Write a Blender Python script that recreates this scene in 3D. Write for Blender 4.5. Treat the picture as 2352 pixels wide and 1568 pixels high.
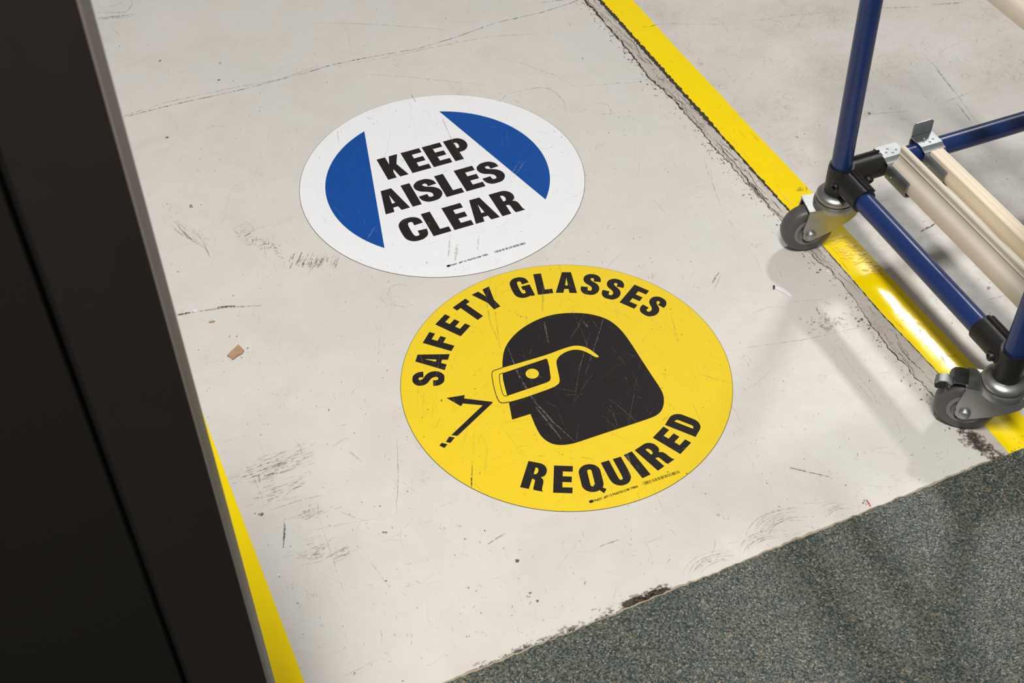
import bpy, bmesh, math, random
from mathutils import Vector, Matrix

# ------------------------------------------------------------------ reset
for o in list(bpy.data.objects): bpy.data.objects.remove(o, do_unlink=True)
scene = bpy.context.scene
C = scene.collection
random.seed(7)
PI = math.pi

# ------------------------------------------------------------------ camera
F_PX, PITCH, ROLL, CAM_H = 3088.77, 0.8050255, -0.0161485, 1.30204795
_c, _s = math.cos(PITCH), math.sin(PITCH)
FWD = Vector((0, _c, -_s)); _up = Vector((0, _s, _c)); _r = Vector((1, 0, 0))
_cr, _sr = math.cos(ROLL), math.sin(ROLL)
RGT = _cr*_r + _sr*_up; UPV = -_sr*_r + _cr*_up
cam_d = bpy.data.cameras.new('camera'); cam = bpy.data.objects.new('camera', cam_d); C.objects.link(cam)
cam_d.sensor_width = 36.0; cam_d.sensor_fit = 'HORIZONTAL'; cam_d.lens = F_PX/2352*36
cam_d.clip_start = 0.02
cam.matrix_world = Matrix(((RGT.x, UPV.x, -FWD.x, 0), (RGT.y, UPV.y, -FWD.y, 0), (RGT.z, UPV.z, -FWD.z, CAM_H), (0, 0, 0, 1)))
cam_d.dof.use_dof = True; cam_d.dof.focus_distance = 1.85; cam_d.dof.aperture_fstop = 20
scene.camera = cam

def px(x, y, z=0.0):
    """pixel of the 2352x1568 photograph -> point on the horizontal plane at height z"""
    d = (x-1176)/F_PX*RGT - (y-784)/F_PX*UPV + FWD
    t = (z-CAM_H)/d.z
    return Vector((d.x*t, d.y*t, z))

# ------------------------------------------------------------------ world, exposure
scene.view_settings.view_transform = 'Standard'
scene.view_settings.look = 'None'
scene.view_settings.gamma = 1.0
scene.view_settings.use_curve_mapping = False
scene.view_settings.exposure = 0.0
world = bpy.data.worlds.new('world'); scene.world = world; world.use_nodes = True
bg = world.node_tree.nodes['Background']
bg.inputs[0].default_value = (1.0, 0.98, 0.955, 1); bg.inputs[1].default_value = 0.20

# ------------------------------------------------------------------ materials
def new_mat(name):
    m = bpy.data.materials.new(name); m.use_nodes = True
    return m, m.node_tree.nodes, m.node_tree.links, m.node_tree.nodes['Principled BSDF']

def plain(name, col, rough=0.5, metal=0.0, spec=0.5, noise=0.0, nscale=60.0, bump=0.0, bscale=200.0, stretch=None, coat=0.0):
    m, N, L, b = new_mat(name)
    b.inputs['Base Color'].default_value = (*col, 1); b.inputs['Roughness'].default_value = rough
    b.inputs['Metallic'].default_value = metal; b.inputs['Specular IOR Level'].default_value = spec
    if coat: b.inputs['Coat Weight'].default_value = coat; b.inputs['Coat Roughness'].default_value = 0.08
    tc = N.new('ShaderNodeTexCoord'); vec = tc.outputs['Object']
    if stretch:
        mp = N.new('ShaderNodeMapping'); mp.inputs['Scale'].default_value = stretch; L.new(vec, mp.inputs['Vector']); vec = mp.outputs['Vector']
    n = N.new('ShaderNodeTexNoise'); n.inputs['Scale'].default_value = nscale; n.inputs['Detail'].default_value = 6; L.new(vec, n.inputs['Vector'])
    if noise:
        mx = N.new('ShaderNodeMix'); mx.data_type = 'RGBA'
        mx.inputs[6].default_value = (*[c*(1-noise) for c in col], 1); mx.inputs[7].default_value = (*[min(1, c*(1+noise)) for c in col], 1)
        L.new(n.outputs['Fac'], mx.inputs[0]); L.new(mx.outputs[2], b.inputs['Base Color'])
        rm = N.new('ShaderNodeMapRange'); rm.inputs[3].default_value = max(0.02, rough-0.08); rm.inputs[4].default_value = rough+0.1
        L.new(n.outputs['Fac'], rm.inputs[0]); L.new(rm.outputs[0], b.inputs['Roughness'])
    if bump:
        n2 = N.new('ShaderNodeTexNoise'); n2.inputs['Scale'].default_value = bscale; n2.inputs['Detail'].default_value = 4; L.new(vec, n2.inputs['Vector'])
        bp = N.new('ShaderNodeBump'); bp.inputs['Strength'].default_value = bump; bp.inputs['Distance'].default_value = 0.001
        L.new(n2.outputs['Fac'], bp.inputs['Height']); L.new(bp.outputs[0], b.inputs['Normal'])
    return m

def ramp(N, L, fac, stops):
    r = N.new('ShaderNodeValToRGB'); e = r.color_ramp.elements
    while len(e) > 1: e.remove(e[-1])
    for i, (p_, c) in enumerate(stops):
        el = e[0] if i == 0 else e.new(p_)
        el.position = p_; el.color = (*c, 1) if len(c) == 3 else c
    L.new(fac, r.inputs[0]); return r

def floor_mat(name, base, dark, warm, vein=0.0, rough=0.36):
    m, N, L, b = new_mat(name)
    tc = N.new('ShaderNodeTexCoord'); v = tc.outputs['Object']
    def noise(scale, det=6, rough_=0.55, dist=0.0):
        n = N.new('ShaderNodeTexNoise'); n.inputs['Scale'].default_value = scale; n.inputs['Detail'].default_value = det
        n.inputs['Roughness'].default_value = rough_; n.inputs['Distortion'].default_value = dist; L.new(v, n.inputs['Vector']); return n
    def mix(a, c, fac, ty='MIX'):
        x = N.new('ShaderNodeMix'); x.data_type = 'RGBA'; x.blend_type = ty
        for s, val in ((6, a), (7, c)):
            if isinstance(val, tuple): x.inputs[s].default_value = (*val, 1)
            else: L.new(val, x.inputs[s])
        if isinstance(fac, float): x.inputs[0].default_value = fac
        else: L.new(fac, x.inputs[0])
        return x.outputs[2]
    n1 = noise(3.0); r1 = ramp(N, L, n1.outputs['Fac'], [(0.35, (0, 0, 0)), (0.68, (1, 1, 1))])
    n2 = noise(38.0, 8, 0.65); r2 = ramp(N, L, n2.outputs['Fac'], [(0.35, (0, 0, 0)), (0.75, (1, 1, 1))])
    col = mix(base, warm, r1.outputs[0])
    n7 = noise(9.0, 7, 0.62, 0.6); r7 = ramp(N, L, n7.outputs['Fac'], [(0.46, (0, 0, 0)), (0.72, (1, 1, 1))])
    col = mix(col, (dark[0]*1.06, dark[1]*1.03, dark[2]), mixf(N, L, r7.outputs[0], 0.42))
    col = mix(col, dark, mixf(N, L, r2.outputs[0], 0.26))
    n3 = noise(420.0, 3, 0.6); r3 = ramp(N, L, n3.outputs['Fac'], [(0.64, (0, 0, 0)), (0.76, (1, 1, 1))])
    col = mix(col, dark, mixf(N, L, r3.outputs[0], 0.5))
    n4 = noise(150.0, 4, 0.6, 0.4); r4 = ramp(N, L, n4.outputs['Fac'], [(0.70, (0, 0, 0)), (0.735, (1, 1, 1))])
    col = mix(col, (0.16, 0.145, 0.125), mixf(N, L, r4.outputs[0], 0.45))
    if vein:
        n5 = noise(26.0, 5, 0.6, 1.2)
        r5 = ramp(N, L, n5.outputs['Fac'], [(0.475, (0, 0, 0)), (0.5, (1, 1, 1)), (0.525, (0, 0, 0))])
        n6 = noise(5.0); r6 = ramp(N, L, n6.outputs['Fac'], [(0.45, (0, 0, 0)), (0.62, (1, 1, 1))])
        mm = N.new('ShaderNodeMath'); mm.operation = 'MULTIPLY'; L.new(r5.outputs[0], mm.inputs[0]); L.new(r6.outputs[0], mm.inputs[1])
        col = mix(col, (0.34, 0.30, 0.26), mixf(N, L, mm.outputs[0], vein))
        col = mix(col, dark, mixf(N, L, r6.outputs[0], 0.45))
    L.new(col, b.inputs['Base Color'])
    rr = N.new('ShaderNodeMapRange'); rr.inputs[3].default_value = rough-0.06; rr.inputs[4].default_value = rough+0.10
    L.new(n2.outputs['Fac'], rr.inputs[0]); L.new(rr.outputs[0], b.inputs['Roughness'])
    b.inputs['Specular IOR Level'].default_value = 0.5
    bp = N.new('ShaderNodeBump'); bp.inputs['Strength'].default_value = 0.25; bp.inputs['Distance'].default_value = 0.0008
    L.new(n2.outputs['Fac'], bp.inputs['Height']); L.new(bp.outputs[0], b.inputs['Normal'])
    return m
def mixf(N, L, sock, k):
    mm = N.new('ShaderNodeMath'); mm.operation = 'MULTIPLY'; L.new(sock, mm.inputs[0]); mm.inputs[1].default_value = k; return mm.outputs[0]

def green_mat():
    m, N, L, b = new_mat('green_speckled_floor')
    tc = N.new('ShaderNodeTexCoord'); v = tc.outputs['Object']
    vo = N.new('ShaderNodeTexVoronoi'); vo.inputs['Scale'].default_value = 520; L.new(v, vo.inputs['Vector'])
    sep = N.new('ShaderNodeSeparateColor'); L.new(vo.outputs['Color'], sep.inputs[0])
    r = ramp(N, L, sep.outputs[0], [(0.0, (0.032, 0.045, 0.041)), (0.28, (0.070, 0.086, 0.074)), (0.5, (0.118, 0.121, 0.098)),
                                    (0.72, (0.145, 0.130, 0.095)), (0.86, (0.040, 0.064, 0.066)), (0.94, (0.24, 0.23, 0.19))])
    r.color_ramp.interpolation = 'CONSTANT'
    n = N.new('ShaderNodeTexNoise'); n.inputs['Scale'].default_value = 9; n.inputs['Detail'].default_value = 5; L.new(v, n.inputs['Vector'])
    mx = N.new('ShaderNodeMix'); mx.data_type = 'RGBA'; mx.blend_type = 'MULTIPLY'; mx.inputs[0].default_value = 0.6
    r2 = ramp(N, L, n.outputs['Fac'], [(0.3, (0.75, 0.78, 0.78)), (0.7, (1.15, 1.08, 0.98))])
    L.new(r.outputs[0], mx.inputs[6]); L.new(r2.outputs[0], mx.inputs[7]); L.new(mx.outputs[2], b.inputs['Base Color'])
    b.inputs['Roughness'].default_value = 0.24
    nb = N.new('ShaderNodeTexNoise'); nb.inputs['Scale'].default_value = 330; nb.inputs['Detail'].default_value = 2; L.new(v, nb.inputs['Vector'])
    bp = N.new('ShaderNodeBump'); bp.inputs['Strength'].default_value = 0.8; bp.inputs['Distance'].default_value = 0.0015
    L.new(nb.outputs['Fac'], bp.inputs['Height']); L.new(bp.outputs[0], b.inputs['Normal'])
    return m

def dirt_mat(name, col, alpha, rough=0.8):
    """thin see-through film of dirt"""
    m, N, L, b = new_mat(name)
    b.inputs['Base Color'].default_value = (*col, 1); b.inputs['Roughness'].default_value = rough
    b.inputs['Specular IOR Level'].default_value = 0.1
    tr = N.new('ShaderNodeBsdfTransparent'); ms = N.new('ShaderNodeMixShader'); out = N['Material Output']
    tc = N.new('ShaderNodeTexCoord'); n = N.new('ShaderNodeTexNoise'); n.inputs['Scale'].default_value = 260; n.inputs['Detail'].default_value = 5
    L.new(tc.outputs['Object'], n.inputs['Vector'])
    r = ramp(N, L, n.outputs['Fac'], [(0.36, (0, 0, 0)), (0.56, (1, 1, 1))])
    mm = N.new('ShaderNodeMath'); mm.operation = 'MULTIPLY'; L.new(r.outputs[0], mm.inputs[0]); mm.inputs[1].default_value = alpha
    L.new(mm.outputs[0], ms.inputs[0]); L.new(tr.outputs[0], ms.inputs[1]); L.new(b.outputs[0], ms.inputs[2]); L.new(ms.outputs[0], out.inputs['Surface'])
    return m

def fabric_mat():
    m, N, L, b = new_mat('dark_woven_fabric')
    tc = N.new('ShaderNodeTexCoord'); mp = N.new('ShaderNodeMapping'); mp.inputs['Scale'].default_value = (1, 1, 1); L.new(tc.outputs['Object'], mp.inputs['Vector'])
    w1 = N.new('ShaderNodeTexWave'); w1.bands_direction = 'X'; w1.inputs['Scale'].default_value = 260; L.new(mp.outputs[0], w1.inputs['Vector'])
    w2 = N.new('ShaderNodeTexWave'); w2.bands_direction = 'Z'; w2.inputs['Scale'].default_value = 260; L.new(mp.outputs[0], w2.inputs['Vector'])
    mm = N.new('ShaderNodeMath'); mm.operation = 'MULTIPLY'; L.new(w1.outputs['Fac'], mm.inputs[0]); L.new(w2.outputs['Fac'], mm.inputs[1])
    r = ramp(N, L, mm.outputs[0], [(0.0, (0.009, 0.0075, 0.006)), (1.0, (0.028, 0.024, 0.020))]); L.new(r.outputs[0], b.inputs['Base Color'])
    b.inputs['Roughness'].default_value = 0.95; b.inputs['Specular IOR Level'].default_value = 0.1
    bp = N.new('ShaderNodeBump'); bp.inputs['Strength'].default_value = 0.5; bp.inputs['Distance'].default_value = 0.0006
    L.new(mm.outputs[0], bp.inputs['Height']); L.new(bp.outputs[0], b.inputs['Normal'])
    return m

M = {}
M['floor'] = floor_mat('painted_concrete', (0.690, 0.655, 0.605), (0.54, 0.500, 0.445), (0.645, 0.622, 0.572))
M['floor2'] = floor_mat('worn_concrete', (0.685, 0.650, 0.600), (0.50, 0.455, 0.395), (0.630, 0.600, 0.548), vein=0.5)
M['filler'] = floor_mat('joint_mortar', (0.62, 0.575, 0.51), (0.36, 0.315, 0.265), (0.53, 0.485, 0.42), vein=0.8, rough=0.55)
M['green'] = green_mat()
M['caulk'] = plain('edge_caulk', (0.42, 0.35, 0.25), 0.7, noise=0.35, nscale=90)
M['tape'] = plain('yellow_floor_tape', (0.98, 0.715, 0.0), 0.09, spec=0.4, noise=0.05, nscale=25, bump=0.06, bscale=90)
M['sign_white'] = plain('white_vinyl', (0.82, 0.825, 0.83), 0.5, spec=0.25, noise=0.02, nscale=40, bump=0.1, bscale=900)
M['sign_yellow'] = plain('yellow_vinyl', (0.82, 0.590, 0.018), 0.55, spec=0.25, noise=0.035, nscale=30, bump=0.15, bscale=900)
M['ink_black'] = plain('black_ink', (0.014, 0.011, 0.0105), 0.55, spec=0.22, noise=0.3, nscale=300, bump=0.15, bscale=900)
M['ink_blue'] = plain('blue_ink', (0.004, 0.068, 0.315), 0.55, spec=0.2, noise=0.12, nscale=160, bump=0.1, bscale=900)
M['edge'] = plain('sign_edge_dark', (0.12, 0.10, 0.08), 0.8, noise=0.4, nscale=80)  # mottled dark tone of the thin ring around each sticker
M['crack'] = plain('crack_dirt', (0.045, 0.033, 0.025), 0.9, noise=0.5, nscale=150)
M['blue'] = plain('blue_coated_pipe', (0.009, 0.028, 0.125), 0.28, noise=0.05, nscale=120, bump=0.012, bscale=600)
M['black'] = plain('black_joint_metal', (0.012, 0.0105, 0.009), 0.40, spec=0.4, noise=0.35, nscale=140, bump=0.25, bscale=350)
M['zinc'] = plain('zinc_plate', (0.40, 0.42, 0.425), 0.46, metal=1.0, noise=0.12, nscale=50, bump=0.06, bscale=200)
M['zincd'] = plain('zinc_stamped', (0.42, 0.42, 0.41), 0.38, metal=1.0, noise=0.2, nscale=70, bump=0.08, bscale=200)
M['rust'] = plain('rusty_groove', (0.12, 0.07, 0.03), 0.7, noise=0.4, nscale=150)
M['rubber'] = plain('grey_rubber', (0.085, 0.080, 0.076), 0.42, noise=0.2, nscale=60, bump=0.1, bscale=400)
M['hub'] = plain('grey_hub', (0.20, 0.195, 0.185), 0.5, noise=0.15, nscale=80)
M['dark'] = plain('dark_recess', (0.012, 0.011, 0.010), 0.7)
M['rail'] = plain('cream_plastic_rail', (0.72, 0.635, 0.515), 0.42, noise=0.06, nscale=40, stretch=(1, 1, 1), bump=0.05, bscale=300)
M['rail2'] = plain('cream_plastic_rail_light', (0.82, 0.70, 0.52), 0.42, noise=0.05, nscale=40, bump=0.05, bscale=300)
M['zincdark'] = plain('dark_steel', (0.16, 0.165, 0.17), 0.35, metal=1.0, noise=0.2, nscale=80)
M['frame'] = plain('dark_brown_frame', (0.016, 0.0115, 0.009), 0.65, spec=0.2, noise=0.1, nscale=40, bump=0.1, bscale=600)
M['frame_lit'] = plain('frame_lit_tone', (0.18, 0.155, 0.135), 0.6, noise=0.08, nscale=40)  # frame colour made paler, light on the end face painted in
M['tape_worn'] = plain('scuffed_tape', (0.96, 0.71, 0.10), 0.45, noise=0.06, nscale=200)
M['fabric'] = fabric_mat()
M['card'] = plain('brown_cardboard', (0.42, 0.255, 0.155), 0.85, noise=0.2, nscale=150, bump=0.3, bscale=500)
M['paper'] = plain('white_paper', (0.80, 0.77, 0.79), 0.7, noise=0.03)
M['red'] = plain('red_mark', (0.55, 0.06, 0.06), 0.6, noise=0.3, nscale=400)
M['scuff_dark'] = dirt_mat('scuff_dark', (0.07, 0.06, 0.05), 0.72)
M['scuff_mid'] = dirt_mat('scuff_mid', (0.13, 0.115, 0.095), 0.42)
M['scuff_soft'] = dirt_mat('scuff_soft', (0.20, 0.18, 0.15), 0.24)
M['scuff_light'] = dirt_mat('scratch_light', (0.60, 0.58, 0.56), 0.17)
M['stain'] = dirt_mat('brown_stain', (0.11, 0.075, 0.055), 0.42)
M['lamp_body'] = plain('lamp_housing', (0.75, 0.75, 0.73), 0.5)

# ------------------------------------------------------------------ mesh helpers
def mesh_obj(name, verts, faces, mat, parent=None, smooth=True, angle=40):
    me = bpy.data.meshes.new(name); me.from_pydata([tuple(v) for v in verts], [], faces)
    bm = bmesh.new(); bm.from_mesh(me); bmesh.ops.recalc_face_normals(bm, faces=bm.faces); bm.to_mesh(me); bm.free()
    if smooth:
        for p_ in me.polygons: p_.use_smooth = True
        me.set_sharp_from_angle(angle=math.radians(angle))
    if isinstance(mat, (list, tuple)):
        for k in mat: me.materials.append(M[k])
    else: me.materials.append(M[mat])
    o = bpy.data.objects.new(name, me); C.objects.link(o)
    if parent: o.parent = parent
    return o
def empty(name, loc=(0, 0, 0), rz=0.0):
    o = bpy.data.objects.new(name, None); C.objects.link(o); o.location = loc; o.rotation_euler = (0, 0, rz); o.empty_display_size = 0.05; return o
def tag(o, label, cat, group=None, kind=None):
    o['label'] = label; o['category'] = cat
    if group: o['group'] = group
    if kind: o['kind'] = kind
    return o
def structure(o, label=None):
    o['kind'] = 'structure'
    if label: o['label'] = label
    return o

class MB:
    def __init__(s): s.v = []; s.f = []
    def add(s, verts, faces):
        k = len(s.v); s.v += [Vector(v) for v in verts]; s.f += [tuple(i+k for i in f) for f in faces]; return s
    def box(s, c, size, R=None, bev=0.0):
        bm = bmesh.new(); bmesh.ops.create_cube(bm, size=1.0)
        bmesh.ops.scale(bm, vec=size, verts=bm.verts)
        if bev: bmesh.ops.bevel(bm, geom=list(bm.edges), offset=bev, segments=2, affect='EDGES', profile=0.5)
        bm.verts.index_update()
        vs = [(R @ v.co if R else v.co.copy())+Vector(c) for v in bm.verts]; fs = [[v.index for v in f.verts] for f in bm.faces]; bm.free()
        return s.add(vs, fs)
    def tube(s, a, b, r, n=28, r2=None, caps=True):
        a, b = Vector(a), Vector(b); d = (b-a).normalized(); x = d.orthogonal().normalized(); y = d.cross(x); r2 = r if r2 is None else r2
        vs = []
        for q, rr in ((a, r), (b, r2)):
            for i in range(n): t = 2*PI*i/n; vs.append(q+(x*math.cos(t)+y*math.sin(t))*rr)
        fs = [(i, (i+1) % n, n+(i+1) % n, n+i) for i in range(n)]
        if caps: fs += [tuple(range(n-1, -1, -1)), tuple(range(n, 2*n))]
        return s.add(vs, fs)
    def lathe(s, prof, o=(0, 0, 0), axis=(0, 0, 1), n=48, closed=False):
        """prof: list of (radius, height along axis)"""
        o = Vector(o); d = Vector(axis).normalized(); x = d.orthogonal().normalized(); y = d.cross(x); vs = []; fs = []
        for r, h in prof:
            for i in range(n): t = 2*PI*i/n; vs.append(o+d*h+(x*math.cos(t)+y*math.sin(t))*r)
        m = len(prof)
        for j in range(m if closed else m-1):
            for i in range(n):
                a = j*n; b = ((j+1) % m)*n; fs.append((a+i, a+(i+1) % n, b+(i+1) % n, b+i))
        return s.add(vs, fs)
    def prism(s, poly, off, e1, e2, e3, h0, h1):
        """polygon (a,b) in the e1,e2 plane swept along e3 from h0 to h1"""
        off, e1, e2, e3 = Vector(off), Vector(e1), Vector(e2), Vector(e3); n = len(poly)
        vs = [off+e1*a+e2*b+e3*h0 for a, b in poly]+[off+e1*a+e2*b+e3*h1 for a, b in poly]
        fs = [(i, (i+1) % n, n+(i+1) % n, n+i) for i in range(n)]+[tuple(range(n-1, -1, -1)), tuple(range(n, 2*n))]
        return s.add(vs, fs)
    def sheet(s, path, off, e1, e2, e3, h0, h1, th):
        """open polyline (a,b) thickened by th, swept along e3"""
        n = len(path); L = []; R = []
        for i in range(n):
            p0 = Vector(path[max(i-1, 0)]); p1 = Vector(path[min(i+1, n-1)]); d = (p1-p0).normalized(); nn = Vector((-d.y, d.x))
            q = Vector(path[i]); L.append(q+nn*th/2); R.append(q-nn*th/2)
        off, e1, e2, e3 = Vector(off), Vector(e1), Vector(e2), Vector(e3)
        ring = L+R[::-1]; m = len(ring)
        vs = [off+e1*a.x+e2*a.y+e3*h0 for a in ring]+[off+e1*a.x+e2*a.y+e3*h1 for a in ring]
        fs = [(i, (i+1) % m, m+(i+1) % m, m+i) for i in range(m)]
        for k in (0, m):
            for i in range(n-1): fs.append((k+i, k+i+1, k+m-2-i, k+m-1-i))
        return s.add(vs, fs)
    def build(s, name, mat, parent=None, smooth=True, angle=40): return mesh_obj(name, s.v, s.f, mat, parent, smooth, angle)

def catmull(pts, seg=6, closed=False):
    pts = [Vector(p_) for p_ in pts]; n = len(pts); out = []
    for i in range(n if closed else n-1):
        g = (lambda k: pts[k % n]) if closed else (lambda k: pts[min(max(k, 0), n-1)])
        a, b, c, d = g(i-1), g(i), g(i+1), g(i+2)
        for k in range(seg):
            t = k/seg
            out.append(0.5*((2*b)+(c-a)*t+(2*a-5*b+4*c-d)*t*t+(3*b-a-3*c+d)*t**3))
    if not closed: out.append(pts[-1])
    return out

def flat_fill(loops, name):
    """2D filled mesh data from loops (even-odd holes)"""
    cu = bpy.data.curves.new(name, 'CURVE'); cu.dimensions = '2D'; cu.fill_mode = 'FRONT'
    for lp in loops:
        sp = cu.splines.new('POLY'); sp.points.add(len(lp)-1); sp.use_cyclic_u = True
        for q, (x, y) in zip(sp.points, [(a[0], a[1]) for a in lp]): q.co = (x, y, 0, 1)
    ob = bpy.data.objects.new(name, cu); C.objects.link(ob)
    me = bpy.data.meshes.new_from_object(ob.evaluated_get(bpy.context.evaluated_depsgraph_get()))
    bpy.data.objects.remove(ob, do_unlink=True); bpy.data.curves.remove(cu)
    vs = [v.co.copy() for v in me.vertices]; fs = [tuple(p_.vertices) for p_ in me.polygons]; bpy.data.meshes.remove(me)
    return vs, fs

def print_obj(name, shapes, T, mat, parent, z):
    """flat print: shapes = list of loop lists; T maps (x,y)->(x,y)"""
    vs = []; fs = []
    for si, loops in enumerate(shapes):
        v, f = flat_fill(loops, name); k = len(vs)
        for q in v:
            a, b = T(q.x, q.y); vs.append((a, b, z+(0.00004*si if name == 'letter' else 0)))
        fs += [tuple(i+k for i in g) for g in f]
    me = bpy.data.meshes.new(name); me.from_pydata(vs, [], fs); me.materials.append(M[mat])
    bm = bmesh.new(); bm.from_mesh(me)
    bmesh.ops.recalc_face_normals(bm, faces=bm.faces)
    for fc in bm.faces:
        if fc.normal.z < 0: fc.normal_flip()
    bm.to_mesh(me); bm.free()
    o = bpy.data.objects.new(name, me); C.objects.link(o); o.parent = parent
    return o

# ------------------------------------------------------------------ floor
def poly_slab(name, pts, z0, z1, mat):
    n = len(pts); vs = [(p_[0], p_[1], z0) for p_ in pts]+[(p_[0], p_[1], z1) for p_ in pts]
    fs = [tuple(range(n)), tuple(range(2*n-1, n-1, -1))]+[(i, (i+1) % n, n+(i+1) % n, n+i) for i in range(n)]
    return mesh_obj(name, vs, fs, mat, smooth=False)
# line of the expansion joint, far to near, on the ground
JA = px(1343, 0); JB = px(2270, 1035); jd = (JB-JA).normalized(); jn = Vector((jd.y, -jd.x, 0))
if jn.x < 0: jn = -jn
def jline(t, off=0.0): q = JA+jd*t+jn*off; return (q.x, q.y)
far, near = -6.0, 6.0
aisle = [jline(far, 0.012), jline(near, 0.012), (-5, near*-1), (-7, 7)]
floor = poly_slab('floor', [jline(far, 0.012), jline(near, 0.012), (-6, -5), (-6, 7.5)], -0.10, 0.0, 'floor')
structure(floor, 'off-white painted concrete aisle floor, scuffed and scratched')
floor2 = poly_slab('floor', [jline(far, 0.012), jline(near, 0.012), (6.5, -5), (6.5, 7.5)], -0.10, 0.0, 'floor2')
structure(floor2, 'pale mottled concrete floor under the blue pipe cart')

GA = px(1030, 1568); GB = px(2352, 1029.5); gd = (GB-GA).normalized(); gn = Vector((-gd.y, gd.x, 0))   # towards the far side
def gline(t, off=0.0): q = GA+gd*t+gn*off; return (q.x, q.y)
edge = []; tt = -4.0
while tt < 5.0:
    fine = -0.15 < tt < 1.0
    edge.append((tt, random.uniform(-0.0012, 0.0012) if fine else 0.0)); tt += 0.006 if fine else 0.25
gpts = [gline(t, o) for t, o in edge]
green = poly_slab('green_floor', gpts+[(4.0, -4.0), (-3.6, -4.0)], 0.0, 0.0022, 'green')
structure(green, 'dark green speckled resin floor with a pebbled sheen')
vs = []; fs = []
for i, (t, o) in enumerate(edge):
    w = 0.0022+0.0022*(0.5+0.5*math.sin(t*31))*random.uniform(0.4, 1.2)
    a = gline(t, o+0.0002); b = gline(t, o+w); vs += [(a[0], a[1], 0.0019), (b[0], b[1], 0.0004)]
    if i: fs.append((2*i-2, 2*i, 2*i+1, 2*i-1))
ck = mesh_obj('trim_1', vs, fs, 'caulk'); structure(ck, 'thin brown grout edge along the green floor')

# joint filler strip between the crack and the tape
tapeL_px = [(1378.6, 0), (1504, 140), (1630, 280), (1801, 470), (1884, 557.5), (1950, 632), (2025.6, 720), (2101, 798), (2168, 870), (2318, 1042)]
tapeR_px = [(1453, 0), (1553, 110), (1657, 220), (1700, 268), (1857, 433), (1931.6, 514), (2018.6, 608), (2123.8, 720), (2229.6, 831.6), (2328.7, 934.7), (2420, 1030)]
crackL_px = [(1343, 0), (1344.6, 5), (1366, 24), (1387, 52), (1405, 72), (1431, 101), (1449, 124), (1462, 140), (1489, 178), (1510, 196), (1527, 209), (1550, 234), (1575, 262), (1600, 287),
             (1641, 341), (1680, 379), (1711, 419), (1750, 462), (1800, 510), (1840, 560), (1876, 597), (1900.5, 618.5), (1930, 644), (1962, 690), (1988, 728), (2018, 770), (2050, 811), (2078, 838), (2104, 868), (2149, 916), (2200, 975), (2262, 1046)]
def resample(pts, n):
    L = [0]
    for a, b in zip(pts, pts[1:]): L.append(L[-1]+(b-a).length)
    out = []; j = 0
    for i in range(n):
        s = L[-1]*i/(n-1)
        while j < len(pts)-2 and L[j+1] < s: j += 1
        k = (s-L[j])/max(1e-9, L[j+1]-L[j]); out.append(pts[j].lerp(pts[j+1], k))
    return out
def extend_back(pts, d=1.6):
    e = (pts[0]-pts[-1]).normalized(); return [pts[0]+e*d]+pts
N_S = 520
cl = resample(extend_back([px(*q) for q in crackL_px]), N_S); tl = resample(extend_back([px(*q) for q in tapeL_px]), N_S)
cl = [q+jn*random.uniform(-0.0016, 0.0016) for q in cl]
vs = []; fs = []
for i in range(N_S):
    a, b = cl[i], tl[i]+jn*0.004
    vs += [(a.x, a.y, 0.0003), (a.x*0.8+b.x*0.2, a.y*0.8+b.y*0.2, 0.0008+random.uniform(0, 0.0003)), (b.x*0.8+a.x*0.2, b.y*0.8+a.y*0.2, 0.0007), (b.x, b.y, 0.0003)]
    if i:
        k = 4*i
        for m_ in range(3): fs.append((k-4+m_, k+m_, k+m_+1, k-3+m_))
filler = mesh_obj('trim_2', vs, fs, 'filler'); structure(filler, 'cracked grey-brown mortar strip filling the floor joint beside the yellow tape')

# thin ribbons (cracks, scratches)
class Ribbons:
    def __init__(s, mats): s.mats = mats; s.v = []; s.f = []; s.mi = []; s.n = 0
    def lift(s): s.n += 1; return (s.n % 160)*2e-6      # keeps overlapping marks from lying in one plane
    def line(s, pts, w, mat, z=0.0006, jit=0.0, taper=True, wj=0.3, step=None):
        pts = [Vector((q[0], q[1], 0)) for q in pts]
        L = sum((b-a).length for a, b in zip(pts, pts[1:]))
        z += s.lift()
        n = max(3, int(L/(step or 0.006))+1); n = min(n, 240)
        P = resample(pts, n); k = len(s.v)
        for i, q in enumerate(P):
            d = (P[min(i+1, n-1)]-P[max(i-1, 0)]); d = d.normalized() if d.length > 0 else Vector((1, 0, 0)); nn = Vector((-d.y, d.x, 0))
            q = q+nn*random.uniform(-jit, jit)
            ww = w*random.uniform(1-wj, 1+wj)*0.5
            if taper: ww *= 0.25+0.75*math.sin(PI*(i+0.5)/n)
            s.v += [(q.x+nn.x*ww, q.y+nn.y*ww, z), (q.x-nn.x*ww, q.y-nn.y*ww, z)]
            if i: s.f.append((k+2*i-2, k+2*i, k+2*i+1, k+2*i-1)); s.mi.append(s.mats.index(mat))
    def blob(s, c, r, mat, z=0.0006, asp=1.0, rot=0.0, n=9, irr=0.3):
        k = len(s.v); z += s.lift()
        for i in range(n):
            t = 2*PI*i/n; rr = r*random.uniform(1-irr, 1+irr); x = rr*math.cos(t)*asp; y = rr*math.sin(t)
            s.v.append((c[0]+x*math.cos(rot)-y*math.sin(rot), c[1]+x*math.sin(rot)+y*math.cos(rot), z))
        s.f.append(tuple(range(k, k+n))); s.mi.append(s.mats.index(mat))
    def build(s, name, parent):
        me = bpy.data.meshes.new(name); me.from_pydata(s.v, [], s.f)
        for k in s.mats: me.materials.append(M[k])
        me.polygons.foreach_set('material_index', s.mi)
        o = bpy.data.objects.new(name, me); C.objects.link(o); o.parent = parent; o['kind'] = 'stuff'; return o

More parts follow.
